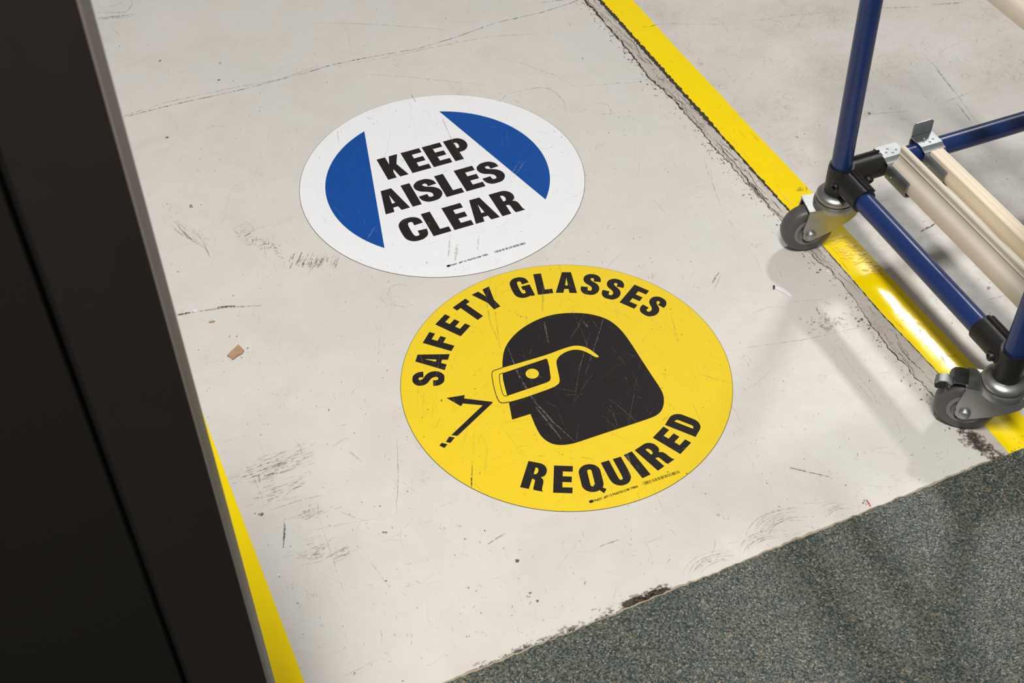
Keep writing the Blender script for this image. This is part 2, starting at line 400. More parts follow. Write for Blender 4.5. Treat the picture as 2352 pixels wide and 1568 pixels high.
MM = 0.001
cr = Ribbons(['crack', 'scuff_mid', 'scuff_dark', 'scuff_soft', 'stain'])
# cracks along both sides of the mortar strip
for (i0, i1, w, jt) in [(290, 372, 2.0, 0.9), (370, 412, 1.0, 0.9), (420, 470, 0.6, 0.8), (468, 519, 1.0, 1.2)]:
    cr.line(cl[i0:i1], w*MM, 'crack', z=0.0012, jit=jt*MM, taper=False, wj=0.75, step=0.004)
dk = [q-jn*0.0015 for q in tl]
cr.line(dk[290:385], 6.0*MM, 'crack', z=0.0013, jit=0.8*MM, taper=False, wj=0.5, step=0.004)
cr.line(dk[383:428], 3.6*MM, 'crack', z=0.0013, jit=0.8*MM, taper=False, wj=0.6, step=0.004)
cr.line(dk[425:500], 1.3*MM, 'crack', z=0.0013, jit=0.6*MM, taper=True, wj=0.8, step=0.004)
for _ in range(60):      # hair cracks inside the mortar
    i = random.randint(298, 490); f = random.uniform(0.1, 0.75); n_ = random.randint(5, 22)
    seg = []
    for k in range(n_):
        if i+k >= N_S: break
        f = min(0.85, max(0.05, f+random.uniform(-0.07, 0.07))); seg.append(cl[i+k].lerp(tl[i+k], f))
    if len(seg) > 2: cr.line(seg, random.uniform(0.5, 1.1)*MM, 'crack' if random.random() < 0.6 else 'scuff_dark', z=0.0013, jit=0.6*MM, step=0.004)
for _ in range(40):      # cross cracks
    i = random.randint(298, 450); f = random.uniform(0.1, 0.5); a = cl[i].lerp(tl[i], f); b = cl[i].lerp(tl[min(i+random.randint(-3, 3), N_S-1)], f+random.uniform(0.15, 0.4))
    cr.line([a, a.lerp(b, 0.5)+jd*random.uniform(-.004, .004), b], 0.7*MM, 'scuff_dark', z=0.0013, jit=0.5*MM, step=0.003)
for _ in range(420):     # crumbs beside the crack on the painted side
    i = random.randint(298, 510); off = -abs(random.gauss(0, 0.009)); q = cl[i]+jn*off+jd*random.uniform(-.004, .004)
    cr.blob(q, random.uniform(0.4, 1.5)*MM, random.choice(['scuff_mid', 'scuff_dark', 'scuff_soft']), z=0.0005, asp=random.uniform(1, 2.5), rot=random.uniform(0, 3))
for _ in range(110):     # dark dirt where the strip meets the green floor
    t = random.random(); q = px(2205+90*t+random.gauss(0, 9), 985+72*t+random.gauss(0, 7))
    cr.blob(q, random.uniform(1, 4.5)*MM, random.choice(['stain', 'stain', 'scuff_mid']), z=0.0013, asp=random.uniform(1, 2), rot=random.uniform(0, 3), irr=0.5)
cr.build('crack', filler)

# ------------------------------------------------------------------ floor scuffs and scratches
sc = Ribbons(['scuff_dark', 'scuff_mid', 'scuff_soft', 'scuff_light', 'stain', 'crack', 'red'])
def S(pts, w, mat='scuff_mid', jit=0.0, **k): sc.line([px(*q) for q in pts], w*MM, mat, jit=jit*MM, **k)
# long cross crack of the slab
S([(285, 269), (400, 240), (560, 205), (700, 168), (760, 150), (830, 135), (960, 112), (1050, 85), (1140, 52), (1240, 30), (1310, 8), (1345, -6)], 1.1, 'scuff_dark', 0.5, taper=False, wj=0.7)
S([(285, 266), (380, 236), (520, 205), (640, 183), (730, 152)], 1.0, 'scuff_mid', 0.6, taper=False, wj=0.7)
S([(760, 152), (860, 138), (1000, 108), (1120, 85), (1230, 78), (1275, 73)], 1.0, 'scuff_mid', 0.5, wj=0.7)
S([(690, 52), (760, 53), (860, 56), (1000, 66), (1040, 72)], 0.9, 'scuff_mid', 0.2)
S([(840, 170), (940, 177), (1030, 187), (1120, 196)], 0.8, 'scuff_mid', 0.2)
S([(1120, 130), (1200, 146), (1280, 176), (1330, 205)], 1.1, 'scuff_soft', 0.2)
S([(1160, 210), (1180, 212), (1215, 205), (1245, 201), (1262, 204), (1280, 215), (1296, 235), (1300, 262)], 0.9, 'scuff_mid', 0.9)
S([(1165, 215), (1156, 226), (1140, 236)], 0.8, 'scuff_mid', 0.4)
S([(1330, 198), (1500, 186)], 0.7, 'scuff_mid', 0.2)
S([(1370, 236), (1395, 240), (1404, 258), (1400, 263)], 0.9, 'scuff_mid', 0.5); S([(1383, 262), (1402, 262)], 1.0, 'scuff_mid', 0.2)
for q in [((225, 42), (310, 33)), ((225, 45), (300, 38)), ((1240, 6), (1330, -4))]: S(q, 1.3, 'scuff_dark', 0.3)
S([(222, 30), (260, 30), (290, 28), (306, 10), (300, 0)], 1.0, 'scuff_dark', 1.2); S([(240, 18), (270, 12), (280, 2)], 0.9, 'scuff_mid', 1.0)
S([(1705, 52), (1830, 34), (1920, 27)], 0.8, 'scuff_mid', 0.4); S([(1515, 55), (1700, 57)], 0.7, 'scuff_mid', 0.3)
S([(1975, 20), (2060, 18), (2110, 16)], 1.1, 'scuff_dark', 0.5); S([(2140, 11), (2212, 6)], 1.6, 'scuff_dark', 0.3)
S([(2110, 115), (2150, 155), (2200, 220), (2240, 275), (2252, 288)], 1.0, 'scuff_mid', 0.6)
S([(2150, 158), (2190, 210)], 0.9, 'scuff_dark', 0.5); S([(2170, 234), (2230, 212)], 1.0, 'scuff_mid', 0.3)
S([(2200, 240), (2233, 282)], 3.0, 'scuff_soft', 1.0); S([(2203, 245), (2230, 280)], 1.2, 'scuff_mid', 1.0)
S([(2000, 262), (2090, 255)], 1.8, 'scuff_soft', 0.4)
S([(1700, 800), (1850, 780), (1950, 757), (1998, 748)], 0.7, 'scuff_mid', 0.3); S([(1662, 808), (1740, 796)], 0.6, 'scuff_soft', 0.2)
S([(1636, 650), (1652, 625)], 2.4, 'scuff_mid', 0.6); S([(1640, 668), (1656, 630)], 1.4, 'scuff_soft', 0.6)
S([(1810, 694), (1890, 688)], 1.2, 'scuff_soft', 0.4)
S([(1812, 1075), (1860, 1085), (1905, 1095)], 1.0, 'scuff_dark', 0.2); S([(1812, 1073), (1850, 1082)], 1.4, 'scuff_mid', 0.3)
S([(1618, 365), (1628, 405)], 0.9, 'scuff_mid', 0.2); S([(1632, 388), (1636, 420), (1650, 458), (1656, 480)], 0.8, 'scuff_mid', 0.3)
S([(1910, 772), (1960, 850), (2010, 910), (2040, 960)], 0.7, 'scuff_soft', 0.3); S([(1970, 880), (2002, 920)], 0.8, 'scuff_mid', 0.3)
# left side marks
S([(405, 724), (450, 716), (520, 706), (600, 702)], 2.6, 'scuff_mid', 0.4)
S([(408, 723), (440, 718)], 3.0, 'scuff_dark', 0.3); S([(500, 706), (540, 703)], 2.4, 'scuff_dark', 0.3)
S([(468, 700-140), (482, 590)], 2.0, 'scuff_mid', 0.4); S([(400, 508), (414, 525), (432, 548)], 1.4, 'scuff_mid', 0.6)
for k in range(16):
    x = 398+random.uniform(-4, 60); y = 508+(x-398)*0.55+random.uniform(-12, 12)
    S([(x, y), (x+10, y+14), (x+28, y+26)], random.uniform(0.5, 1.3), random.choice(['scuff_mid', 'scuff_soft']), 0.4)
S([(534, 527), (566, 511), (580, 521), (585, 530), (548, 536), (534, 527)], 0.7, 'scuff_mid', 0.5)
for k in range(34):
    t = random.random(); x = 546+105*t; y = 538+38*t+random.gauss(0, 7)
    S([(x, y), (x+random.uniform(-9, 9), y+random.uniform(-7, 7)), (x+random.uniform(-14, 14), y+random.uniform(-7, 9))], random.uniform(0.5, 1.3), random.choice(['scuff_dark', 'scuff_mid', 'scuff_mid']), 0.6, step=0.003)
for k in range(60):      # hatched rub mark below the white sign
    x = 662+110*random.random(); y = 585+random.uniform(0, 26)
    l = random.uniform(8, 26); S([(x, y+l*0.5), (x+l*0.42, y-l*0.5)], random.uniform(0.5, 1.4), random.choice(['scuff_mid', 'scuff_soft', 'scuff_soft', 'scuff_dark']), 0.15)
S([(704, 636), (724, 596)], 0.9, 'scuff_mid')
def hatch(cx, cy, wx, wy, n, slope, ln):
    for k in range(n):
        x = cx+random.gauss(0, wx); y = cy+random.gauss(0, wy)-slope*(x-cx)
        l = random.uniform(0.4, 1)*ln; S([(x-l/2, y+slope*l/2), (x+l/2, y-slope*l/2)], random.uniform(0.5, 1.2), random.choice(['scuff_mid', 'scuff_soft', 'scuff_soft']), 0.25)
hatch(640, 1070, 38, 14, 120, 0.33, 34); hatch(560, 1094, 16, 8, 24, 0.33, 20); hatch(640, 1130, 36, 14, 40, 0.33, 30)
hatch(725, 1270, 24, 12, 50, 0.3, 24); hatch(790, 1272, 14, 7, 26, 0.5, 20); hatch(715, 1180, 25, 10, 24, 0.33, 24)
for q in [((540, 1085), (600, 1062), (660, 1037)), ((595, 1132), (660, 1112), (722, 1084)), ((620, 1172), (680, 1152), (742, 1137)), ((660, 1194), (740, 1163)), ((700, 1222), (780, 1205), (885, 1188)),
          ((650, 1280), (700, 1268), (765, 1238)), ((740, 1285), (800, 1258)), ((845, 1282), (895, 1350)), ((912, 1010), (915, 1100), (910, 1180)), ((735, 1195), (760, 1270), (790, 1360))]:
    S(q, 0.8, random.choice(['scuff_mid', 'scuff_mid', 'scuff_soft']), 0.4)
S([(656, 1205), (653, 1230), (650, 1258)], 2.0, 'scuff_dark', 0.4); S([(655, 1190), (650, 1240)], 1.2, 'scuff_mid', 0.3); S([(594, 1090), (597, 1108)], 2.0, 'scuff_mid')
S([(596, 1001), (602, 997)], 1.8, 'scuff_dark'); S([(490, 1025), (530, 1010), (578, 998)], 0.7, 'scuff_soft')
S([(803, 1038), (820, 1052), (830, 1062)], 2.0, 'scuff_soft', 0.6); S([(762, 1025), (800, 1005)], 1.4, 'scuff_soft', 0.5)
S([(890, 680), (895, 660), (920, 652), (945, 660)], 1.2, 'scuff_soft', 0.8); S([(900, 700), (930, 706), (950, 700)], 1.1, 'scuff_soft', 0.8)
# swirls beside the green floor
for (x, y, r, n) in [(1640, 1320, 85, 9), (1745, 1265, 75, 11), (1800, 1225, 90, 9), (1900, 1180, 50, 5)]:
    for k in range(n):
        rr = r*random.uniform(0.75, 1.15); a0 = random.uniform(2.6, 3.1); a1 = random.uniform(1.2, 1.9); cx = x+random.uniform(-14, 14)+30; cy = y+random.uniform(-6, 6)+8
        S([(cx+rr*math.cos(a0+(a1-a0)*q/9), cy-rr*0.62*math.sin(a0+(a1-a0)*q/9)) for q in range(10)], random.uniform(0.5, 0.8), random.choice(['scuff_mid', 'scuff_mid', 'scuff_soft']), 0.05)
# brown stain at the green edge
for k in range(200):
    t = random.random(); x = 1440+90*t+random.gauss(0, 6); y = 1392-28*t-random.random()**2*20*(0.4+t*0.6)+random.gauss(0, 2)
    sc.blob(px(x, y), random.uniform(0.8, 4)*MM, random.choice(['stain', 'stain', 'stain', 'scuff_mid']), z=0.0007, asp=random.uniform(1, 2.2), rot=0.4, irr=0.5)
for k in range(240):
    t = random.random(); x = 1090+420*t; g_y = 1568-(x-1030)*0.4074
    sc.blob(px(x, g_y-abs(random.gauss(3, 9))-1), random.uniform(0.4, 2.6)*MM, random.choice(['scuff_soft', 'scuff_mid', 'scuff_soft', 'stain']), z=0.0006, asp=random.uniform(1, 2.5), rot=0.4, irr=0.5)
for k in range(70):     # dirty patch left of the front caster
    sc.blob(px(random.gauss(1895, 22), random.gauss(745, 9)), random.uniform(0.5, 2.4)*MM, 'scuff_soft', asp=1.5, rot=random.uniform(0, 3), irr=0.5)
S([(1876, 706), (1882, 722)], 3.0, 'scuff_mid', 1.0); S([(1893, 692), (1906, 700)], 2.6, 'scuff_soft', 1.0); S([(1918, 730), (1914, 745)], 2.6, 'scuff_soft', 1.0)
S([(1990, 1148), (1999, 1163)], 2.0, 'red', 0.3)
for q in [(1985, 1150), (1982, 1155), (1990, 1158)]: sc.blob(px(*q), 1.3*MM, 'scuff_dark')
S([(2115, 532), (2150, 512)], 2.0, 'scuff_dark', 0.3); S([(2118, 530), (2145, 516)], 3.2, 'scuff_mid', 0.4)
S([(2262, 690), (2312, 678)], 1.0, 'scuff_mid', 0.4)
for q in [(2271, 662, 2.2), (1979, 734, 2.4), (367, 140, 2.4), (1213, 1370, 2.0), (1234, 1380, 1.6), (1218, 1362, 1.3), (1188, 1288, 2.2), (600, 1181, 2.4), (586, 1179, 1.0), (884, 1223, 1.8), (804, 1179, 1.5), (439, 474, 2.4), (462, 471, 1.0),
          (506, 145, 1.8), (503, 184, 1.8), (383, 316, 2.2), (527, 773, 1.0), (544, 773, 1.2), (569, 800, 1.1), (556, 821, 1.3), (536, 679, 1.2), (1075, 1350, 1.2), (1290, 316, 1.0), (1403, 94, 1.4), (1338, 135, 1.6), (1434, 132, 1.2), (1995, 260, 3.0), (1830, 315, 2.0)]:
    sc.blob(px(q[0], q[1]), q[2]*MM, 'scuff_dark', asp=random.uniform(1, 1.6), rot=random.uniform(0, 3))
for q in [((1220, 1381), (1216, 1388)), ((1345, 1335), (1342, 1342)), ((1380, 1395), (1358, 1402)), ((1160, 1225), (1120, 1250)), ((1378, 1255), (1420, 1240))]: S(q, 1.8, 'scuff_mid', 0.2)
# outlined flakes on the far floor
for (x, y, r) in [(1995, 261, 9), (1812, 246, 12), (1830, 272, 4), (1768, 294, 5), (1585, 112, 9), (1812, 222, 13), (2217, 175, 9), (2047, 250, 5), (1660, 200, 10), (2075, 272, 7)]:
    pts = [(x+r*random.uniform(.7, 1.2)*math.cos(t*0.7), y+r*0.55*random.uniform(.7, 1.2)*math.sin(t*0.7)) for t in range(10)]
    S(pts, 0.7, 'scuff_mid', 0.2, step=0.003)
for k in range(240):     # flaky texture on the far floor
    x = random.uniform(1500, 2340); y = random.gauss(110, 55)
    if y < 0 or y > 300: continue
    pts = [(x, y)]; a = random.uniform(0, 6)
    for _ in range(random.randint(2, 5)): a += random.uniform(-1.2, 1.2); pts.append((pts[-1][0]+8*math.cos(a), pts[-1][1]+5*math.sin(a)))
    S(pts, random.uniform(0.4, 0.7), random.choice(['scuff_soft', 'scuff_soft', 'scuff_mid']), 0.3, step=0.003)
# random specks and hairline scratches all over
def visible():
    while True:
        x = random.uniform(230, 2352); y = random.uniform(0, 1568)
        if x < 215+0.27*y: continue
        if y > 1568-(x-1030)*0.4074-4: continue
        return x, y
for k in range(1500):
    x, y = visible(); sc.blob(px(x, y), random.uniform(0.25, 0.75)*MM*(1.5 if random.random() < 0.08 else 1), random.choice(['scuff_dark', 'scuff_mid', 'scuff_mid', 'scuff_soft']), n=6, asp=random.uniform(1, 2.2), rot=random.uniform(0, 3))
for k in range(750):
    x, y = visible(); a = random.choice([random.gauss(-0.3, 0.25), random.gauss(1.25, 0.3), random.uniform(0, 3)]); l = random.expovariate(1/28)+6
    b = random.uniform(-0.12, 0.12)*l
    S([(x, y), (x+l/2*math.cos(a)-b*math.sin(a), y+(l/2*math.sin(a)+b*math.cos(a))*0.75), (x+l*math.cos(a), y+l*math.sin(a)*0.75)], random.uniform(0.3, 0.6), random.choice(['scuff_soft', 'scuff_soft', 'scuff_soft', 'scuff_mid']), 0.1)
for k in range(90):
    x, y = visible(); a = random.uniform(0, 3); l = random.uniform(5, 14)
    for _ in range(random.randint(3, 7)):
        dx, dy = random.gauss(0, 8), random.gauss(0, 5); S([(x+dx, y+dy), (x+dx+l*math.cos(a), y+dy+l*math.sin(a)*0.7)], random.uniform(0.5, 1.2), 'scuff_soft', 0.3, step=0.004)
sc.build('scuff_marks', floor)

# ------------------------------------------------------------------ yellow floor tape
def tape(name, L, R, label, bumpy=None):
    n = 150; a = resample(L, n); b = resample(R, n); vs = []; fs = []; prof = [(0, 0.0002)]+[(0.008+0.984*q/14, 0.0009+0.00065*(1-(2*q/14-1)**2)) for q in range(15)]+[(1, 0.0002)]
    m = len(prof)
    for i in range(n):
        for t, z in prof:
            q = a[i].lerp(b[i], t); vs.append((q.x, q.y, z))
        if i:
            k = m*i
            for j in range(m-1): fs.append((k-m+j, k+j, k+j+1, k-m+j+1))
    o = mesh_obj(name, vs, fs, 'tape'); tag(o, label, 'tape'); return o
tapeR = tape('floor_tape', extend_back([px(*q) for q in tapeL_px]), extend_back([px(*q) for q in tapeR_px], 1.6),
             'glossy yellow floor tape running beside the cracked joint under the cart casters')
# second tape, along the partition
t2a = px(472, 966); t2b = px(700, 1568); td = (t2b-t2a).normalized(); tn = Vector((-td.y, td.x, 0))
if tn.x > 0: tn = -tn
tapeL2 = tape('floor_tape', [t2a-td*1.2+tn*0.0508, t2b+td*0.02+tn*0.0508], [t2a-td*1.2, t2b+td*0.02],
              'yellow floor tape showing as a thin wedge beside the dark partition')
# dirt and scratches on the tape
ts = Ribbons(['scuff_dark', 'scuff_mid', 'scuff_soft', 'tape_worn', 'stain'])
def TS(pts, w, mat, jit=0.0, **k): ts.line([px(*q) for q in pts], w*MM, mat, z=0.0021, jit=jit*MM, **k)
TS([(1475, 64), (1493, 63), (1508, 58)], 1.2, 'scuff_dark'); TS([(2165, 815), (2180, 822), (2196, 818)], 1.6, 'stain', 0.6); TS([(2172, 812), (2178, 826)], 1.2, 'stain', 0.4)
for k in range(14): TS([(1828+random.uniform(0, 26), 434+random.uniform(-3, 8)), (1834+random.uniform(0, 26), 432+random.uniform(-3, 8))], 1.0, 'stain', 0.3)
for k in range(90):
    t = random.random(); f = random.uniform(0.08, 0.92); i = int(t*(len(tapeL_px)-1)); 
    a = Vector(tapeL_px[min(i+5, 9)] if t > .3 else tapeL_px[i]); q = px(a.x+random.uniform(5, 60), a.y+random.uniform(-40, 40))
    # keep only specks that fall on the tape
    s0 = min(range(N_S), key=lambda j: (tl[j]-q).length); d = (q-tl[s0]).dot(jn)
    if 0.004 < d < 0.046: ts.blob(q, random.uniform(0.3, 0.9)*MM, random.choice(['scuff_dark', 'scuff_mid', 'stain']), z=0.0021, asp=random.uniform(1, 2), rot=random.uniform(0, 3))
for k in range(50):
    x = 1900+random.random()*110; y = 545+(x-1900)*0.62+random.gauss(8, 16); q = px(x, y); s0 = min(range(N_S), key=lambda j: (tl[j]-q).length); d = (q-tl[s0]).dot(jn)
    if 0.008 < d < 0.042: TS([(x, y), (x+random.uniform(6, 22), y-random.uniform(-3, 9))], random.uniform(1.2, 3.2), 'tape_worn', 0.8)
for k in range(26):
    j = random.randint(380, 490); q = tl[j]+jn*random.uniform(0.004, 0.044); e = q+jd*random.uniform(0.008, 0.03)+jn*random.uniform(-.003, .003)
    ts.line([q, e], random.uniform(0.5, 1.2)*MM, random.choice(['tape_worn', 'scuff_mid', 'tape_worn']), z=0.0021, jit=0.0003)
for k in range(70):      # fine cross scratches that break up the gloss
    q = px(2030+random.random()*165, 665+random.random()*165); s0 = min(range(N_S), key=lambda j: (tl[j]-q).length); b0 = tl[s0]+jn*random.uniform(0.012, 0.036)
    a_ = (jn+jd*random.uniform(-0.5, 0.9)).normalized(); ts.line([b0, b0+a_*random.uniform(0.003, 0.009)], random.uniform(0.3, 0.8)*MM, 'tape_worn', z=0.0021, jit=0.0001, step=0.002)
ts.build('scuff_marks', tapeR)

# ------------------------------------------------------------------ lettering (heavy grotesque capitals, cap height 1)
def arc(cx, cy, rx, ry, a0, a1, n=10): return [(cx+rx*math.cos(math.radians(a0+(a1-a0)*i/n)), cy+ry*math.sin(math.radians(a0+(a1-a0)*i/n))) for i in range(n+1)]
def stroke(path, seg=7):
    """path: (x, y, half width) -> outline loop"""
    P = catmull([(a, b, w) for a, b, w in path], seg); n = len(P); l = []; r = []
    for i, q in enumerate(P):
        d = (P[min(i+1, n-1)]-P[max(i-1, 0)]); d = Vector((d.x, d.y)).normalized(); nn = Vector((-d.y, d.x)); c = Vector((q.x, q.y))
        l.append(c+nn*q.z); r.append(c-nn*q.z)
    return [[tuple(a) for a in l+r[::-1]]]
T_ = 0.272
S_path = [(.505, .665, .125), (.490, .79, .118), (.41, .885, .103), (.315, .903, .097), (.215, .885, .105), (.138, .80, .122), (.142, .70, .128), (.20, .615, .122), (.315, .545, .112), (.43, .475, .122),
          (.505, .37, .13), (.512, .24, .126), (.44, .125, .108), (.325, .097, .097), (.205, .118, .108), (.132, .215, .122), (.120, .345, .125)]
C_path = [(.545, .64, .128), (.528, .80, .118), (.44, .885, .103), (.345, .902, .098), (.235, .875, .110), (.155, .775, .128), (.132, .62, .131), (.132, .38, .131), (.155, .225, .128), (.235, .125, .110), (.345, .098, .098),
          (.44, .115, .103), (.528, .20, .118), (.550, .38, .128)]
G_path = C_path[:-2]+[(.50, .16, .11)]
U_path = [(.131, 1.0, .131), (.131, .7, .131), (.131, .40, .131), (.15, .235, .125), (.225, .13, .108), (.325, .105, .103), (.425, .13, .108), (.50, .235, .125), (.519, .40, .131), (.519, .7, .131), (.519, 1.0, .131)]
def oval(cx, w, h, t, tv):
    def ring(rx, ry): 
        k = min(rx, ry); pts = []
        for sx, sy, a in ((1, 1, 0), (-1, 1, 90), (-1, -1, 180), (1, -1, 270)):
            pts += arc(cx+sx*(rx-k), .5+sy*(ry-k*0.9), k, k*0.9, a, a+90, 8)
        return pts
    return [ring(w/2, h/2), ring(w/2-t, h/2-tv)]
GLYPH = {
 'E': (.575, [[[(0, 0), (.575, 0), (.575, .21), (T_, .21), (T_, .40), (.545, .40), (.545, .61), (T_, .61), (T_, .79), (.57, .79), (.57, 1), (0, 1)]]]),
 'F': (.56, [[[(0, 0), (T_, 0), (T_, .395), (.52, .395), (.52, .595), (T_, .595), (T_, .8), (.56, .8), (.56, 1), (0, 1)]]]),
 'L': (.53, [[[(0, 0), (.53, 0), (.53, .21), (T_, .21), (T_, 1), (0, 1)]]]),
 'I': (.262, [[[(0, 0), (T_, 0), (T_, 1), (0, 1)]]]),
 'T': (.61, [[[(.174, 0), (.436, 0), (.436, .795), (.61, .795), (.61, 1), (0, 1), (0, .795), (.174, .795)]]]),
 'K': (.67, [[[(0, 0), (T_, 0), (T_, .28), (.315, .385), (.385, 0), (.655, 0), (.485, .575), (.665, 1), (.395, 1), (T_, .64), (T_, 1), (0, 1)]]]),
 'A': (.72, [[[(0, 0), (.205, 1), (.515, 1), (.72, 0), (.463, 0), (.433, .185), (.287, .185), (.257, 0)], [(.313, .36), (.407, .36), (.36, .735)]]]),
 'Y': (.72, [[[(.229, 0), (.491, 0), (.491, .375), (.72, 1), (.448, 1), (.36, .655), (.272, 1), (0, 1), (.229, .375)]]]),
 'P': (.63, [[[(0, 0), (T_, 0), (T_, .35)]+arc(.35, .675, .28, .325, -90, 90, 16)+[(0, 1)], [(T_, .54)]+arc(.30, .675, .075, .135, -90, 90, 10)+[(T_, .81)]]]),
 'R': (.69, [[[(0, 0), (T_, 0), (T_, .385), (.305, .385), (.355, .37), (.378, .32), (.385, .2), (.392, .07), (.412, 0), (.69, 0), (.69, .03), (.66, .06), (.648, .16), (.642, .29), (.622, .40), (.57, .465), (.515, .495), (.59, .545), (.632, .62), (.642, .715)]
        + arc(.36, .72, .28, .28, 0, 90, 10)+[(0, 1)], [(T_, .565)]+arc(.315, .69, .07, .125, -90, 90, 10)+[(T_, .815)]]]),
 'S': (.64, [stroke(S_path)]), 'C': (.67, [stroke(C_path)]),
 'G': (.67, [stroke(G_path), [[(.355, .36), (.355, .545), (.668, .545), (.668, 0), (.535, 0), (.51, .09), (.41, .20), (.415, .36)]]]),
 'U': (.65, [stroke(U_path)]),
 'Q': (.66, [oval(.33, .66, 1.03, .262, .2), [[(.335, .215), (.43, .28), (.52, .17), (.70, .03), (.60, -.11)]]]),
 'D': (.65, [[[(0, 0), (.33, 0)]+arc(.33, .33, .32, .33, -90, 0, 10)+arc(.33, .67, .32, .33, 0, 90, 10)+[(0, 1)], [(T_, .2), (.30, .2)]+arc(.30, .30, .085, .10, -90, 0, 6)+arc(.30, .70, .085, .10, 0, 90, 6)+[(.30, .8), (T_, .8)]]]),
}
def disc(name, r, mat, z0, z1, parent, n=180):
    vs = [(r*math.cos(2*PI*i/n), r*math.sin(2*PI*i/n), z) for z in (z0, z1) for i in range(n)]
    fs = [tuple(range(n-1, -1, -1)), tuple(range(n, 2*n))]+[(i, (i+1) % n, n+(i+1) % n, n+i) for i in range(n)]
    return mesh_obj(name, vs, fs, mat, parent, smooth=False)
SR = 0.216; ZT = 0.0006; ZP = 0.00072
def sign(center, mat, label):
    o = empty('floor_sign', (center[0], center[1], 0.0)); tag(o, label, 'floor sign')
    disc('dark_rim', SR+0.0007, 'edge', 0.0, 0.00035, o)
    disc('sticker', SR, mat, 0.0, ZT, o)
    return o
def small_print(parent, text, T, size, mat='ink_black'):
    cu = bpy.data.curves.new('print', 'FONT'); cu.body = text; cu.size = size; cu.offset = size*0.035; cu.space_character = 1.0
    ob = bpy.data.objects.new('print', cu); C.objects.link(ob)
    me = bpy.data.meshes.new_from_object(ob.evaluated_get(bpy.context.evaluated_depsgraph_get()))
    bpy.data.objects.remove(ob, do_unlink=True)
    w = max(v.co.x for v in me.vertices)
    for v in me.vertices: a, b = T(v.co.x, v.co.y, w); v.co = (a, b, ZP)
    me.materials.append(M[mat]); o = bpy.data.objects.new('small_print', me); C.objects.link(o); o.parent = parent; return o

# --- white sign: KEEP AISLES CLEAR
w_sign = sign((-0.101716652, 1.59537031), 'sign_white', 'round white floor sticker reading KEEP AISLES CLEAR between two blue segments')
TH = math.radians(22.0); ct, st = math.cos(TH), math.sin(TH)
def WT(x, y): x *= MM; y *= MM; return (x*ct-y*st, x*st+y*ct)
_d = math.radians(22.658-22.0)   # measured in a frame turned by 22.658 deg
def fix(x, y): return (x*math.cos(_d)-y*math.sin(_d), x*math.sin(_d)+y*math.cos(_d))
words = [('KEEP', 32.6, [(-75.8, 34), (-36.4, 31), (-1.4, 30.6), (34.2, 33)]),
         ('AISLES', -41.6, [(-106.2, 38.6), (-63.6, 13.9), (-47.0, 35.4), (-9.2, 28.2), (22.9, 30.8), (56.2, 34.4)]),
         ('CLEAR', -115.8, [(-98.8, 36.4), (-58.8, 28.0), (-26.0, 30.4), (7.6, 38.2), (49.8, 36.6)])]
for word, base, spans in words:
    for ch, (x0, wd) in zip(word, spans):
        gw, shapes = GLYPH[ch]
        def T(a, b, x0=x0, wd=wd, gw=gw, base=base):
            q = fix(x0+a*wd/gw, base+b*53.6); return WT(*q)
        print_obj('letter', shapes, T, 'ink_black', w_sign, ZP)
cx0, cy0, rb = -6.2, 3.6, 170.5
def segment(p0, p1):
    a0 = math.degrees(math.atan2(p0[1]-cy0, p0[0]-cx0)); a1 = math.degrees(math.atan2(p1[1]-cy0, p1[0]-cx0))
    return a0, a1
a0, a1 = segment((-70, 162.6), (-130, -108.3)); a1 += 360 if a1 < a0 else 0
print_obj('blue_segment', [[arc(cx0, cy0, rb, rb, a0, a1, 70)]], lambda a, b: WT(*fix(a, b)), 'ink_blue', w_sign, ZP)
a0, a1 = segment((58.4, 164.1), (123.9, -107.4))
print_obj('blue_segment', [[arc(cx0, cy0, rb, rb, a0, a1, 70)]], lambda a, b: WT(*fix(a, b)), 'ink_blue', w_sign, ZP)
def WP(x0, x1, y):
    def T(a, b, w): return WT(*fix(x0+a/w*(x1-x0), y+b/MM))
    return T
def block(parent, pts, T): print_obj('maker_block', [[pts]], T, 'ink_black', parent, ZP)
block(w_sign, [(-64.6, -185.4), (-59.6, -185.4), (-59.6, -181.4), (-64.6, -181.4)], lambda a, b: WT(*fix(a, b)))
for txt, x0, x1 in [('BRADY', -59.2, -48.8), ('#97615', -46.3, -35.3), ('BRADYID.COM', -33.6, -12.6), ('Y78831', -10.6, -1.4)]:
    small_print(w_sign, txt, WP(x0, x1, -185.2), 0.0044)
def barcode(parent, T, x0, x1, y0, y1, seed):
    rnd = random.Random(seed); shapes = [[[(x0, y0), (x0+.35, y0), (x0+.35, y1), (x0, y1)]]]; x = x0+1.6
    while x < x1-.5:
        for _ in range(rnd.randint(4, 6)):
            w = rnd.choice([.35, .35, .8]); shapes.append([[(x, y0), (x+w, y0), (x+w, y1), (x, y1)]]); x += w+rnd.choice([.3, .35, .6])
            if x > x1: break
        x += .75
    print_obj('barcode', shapes, T, 'ink_black', parent, ZP)
barcode(w_sign, lambda a, b: WT(*fix(a, b)), 8.7, 57.0, -185.6, -181.4, 3)

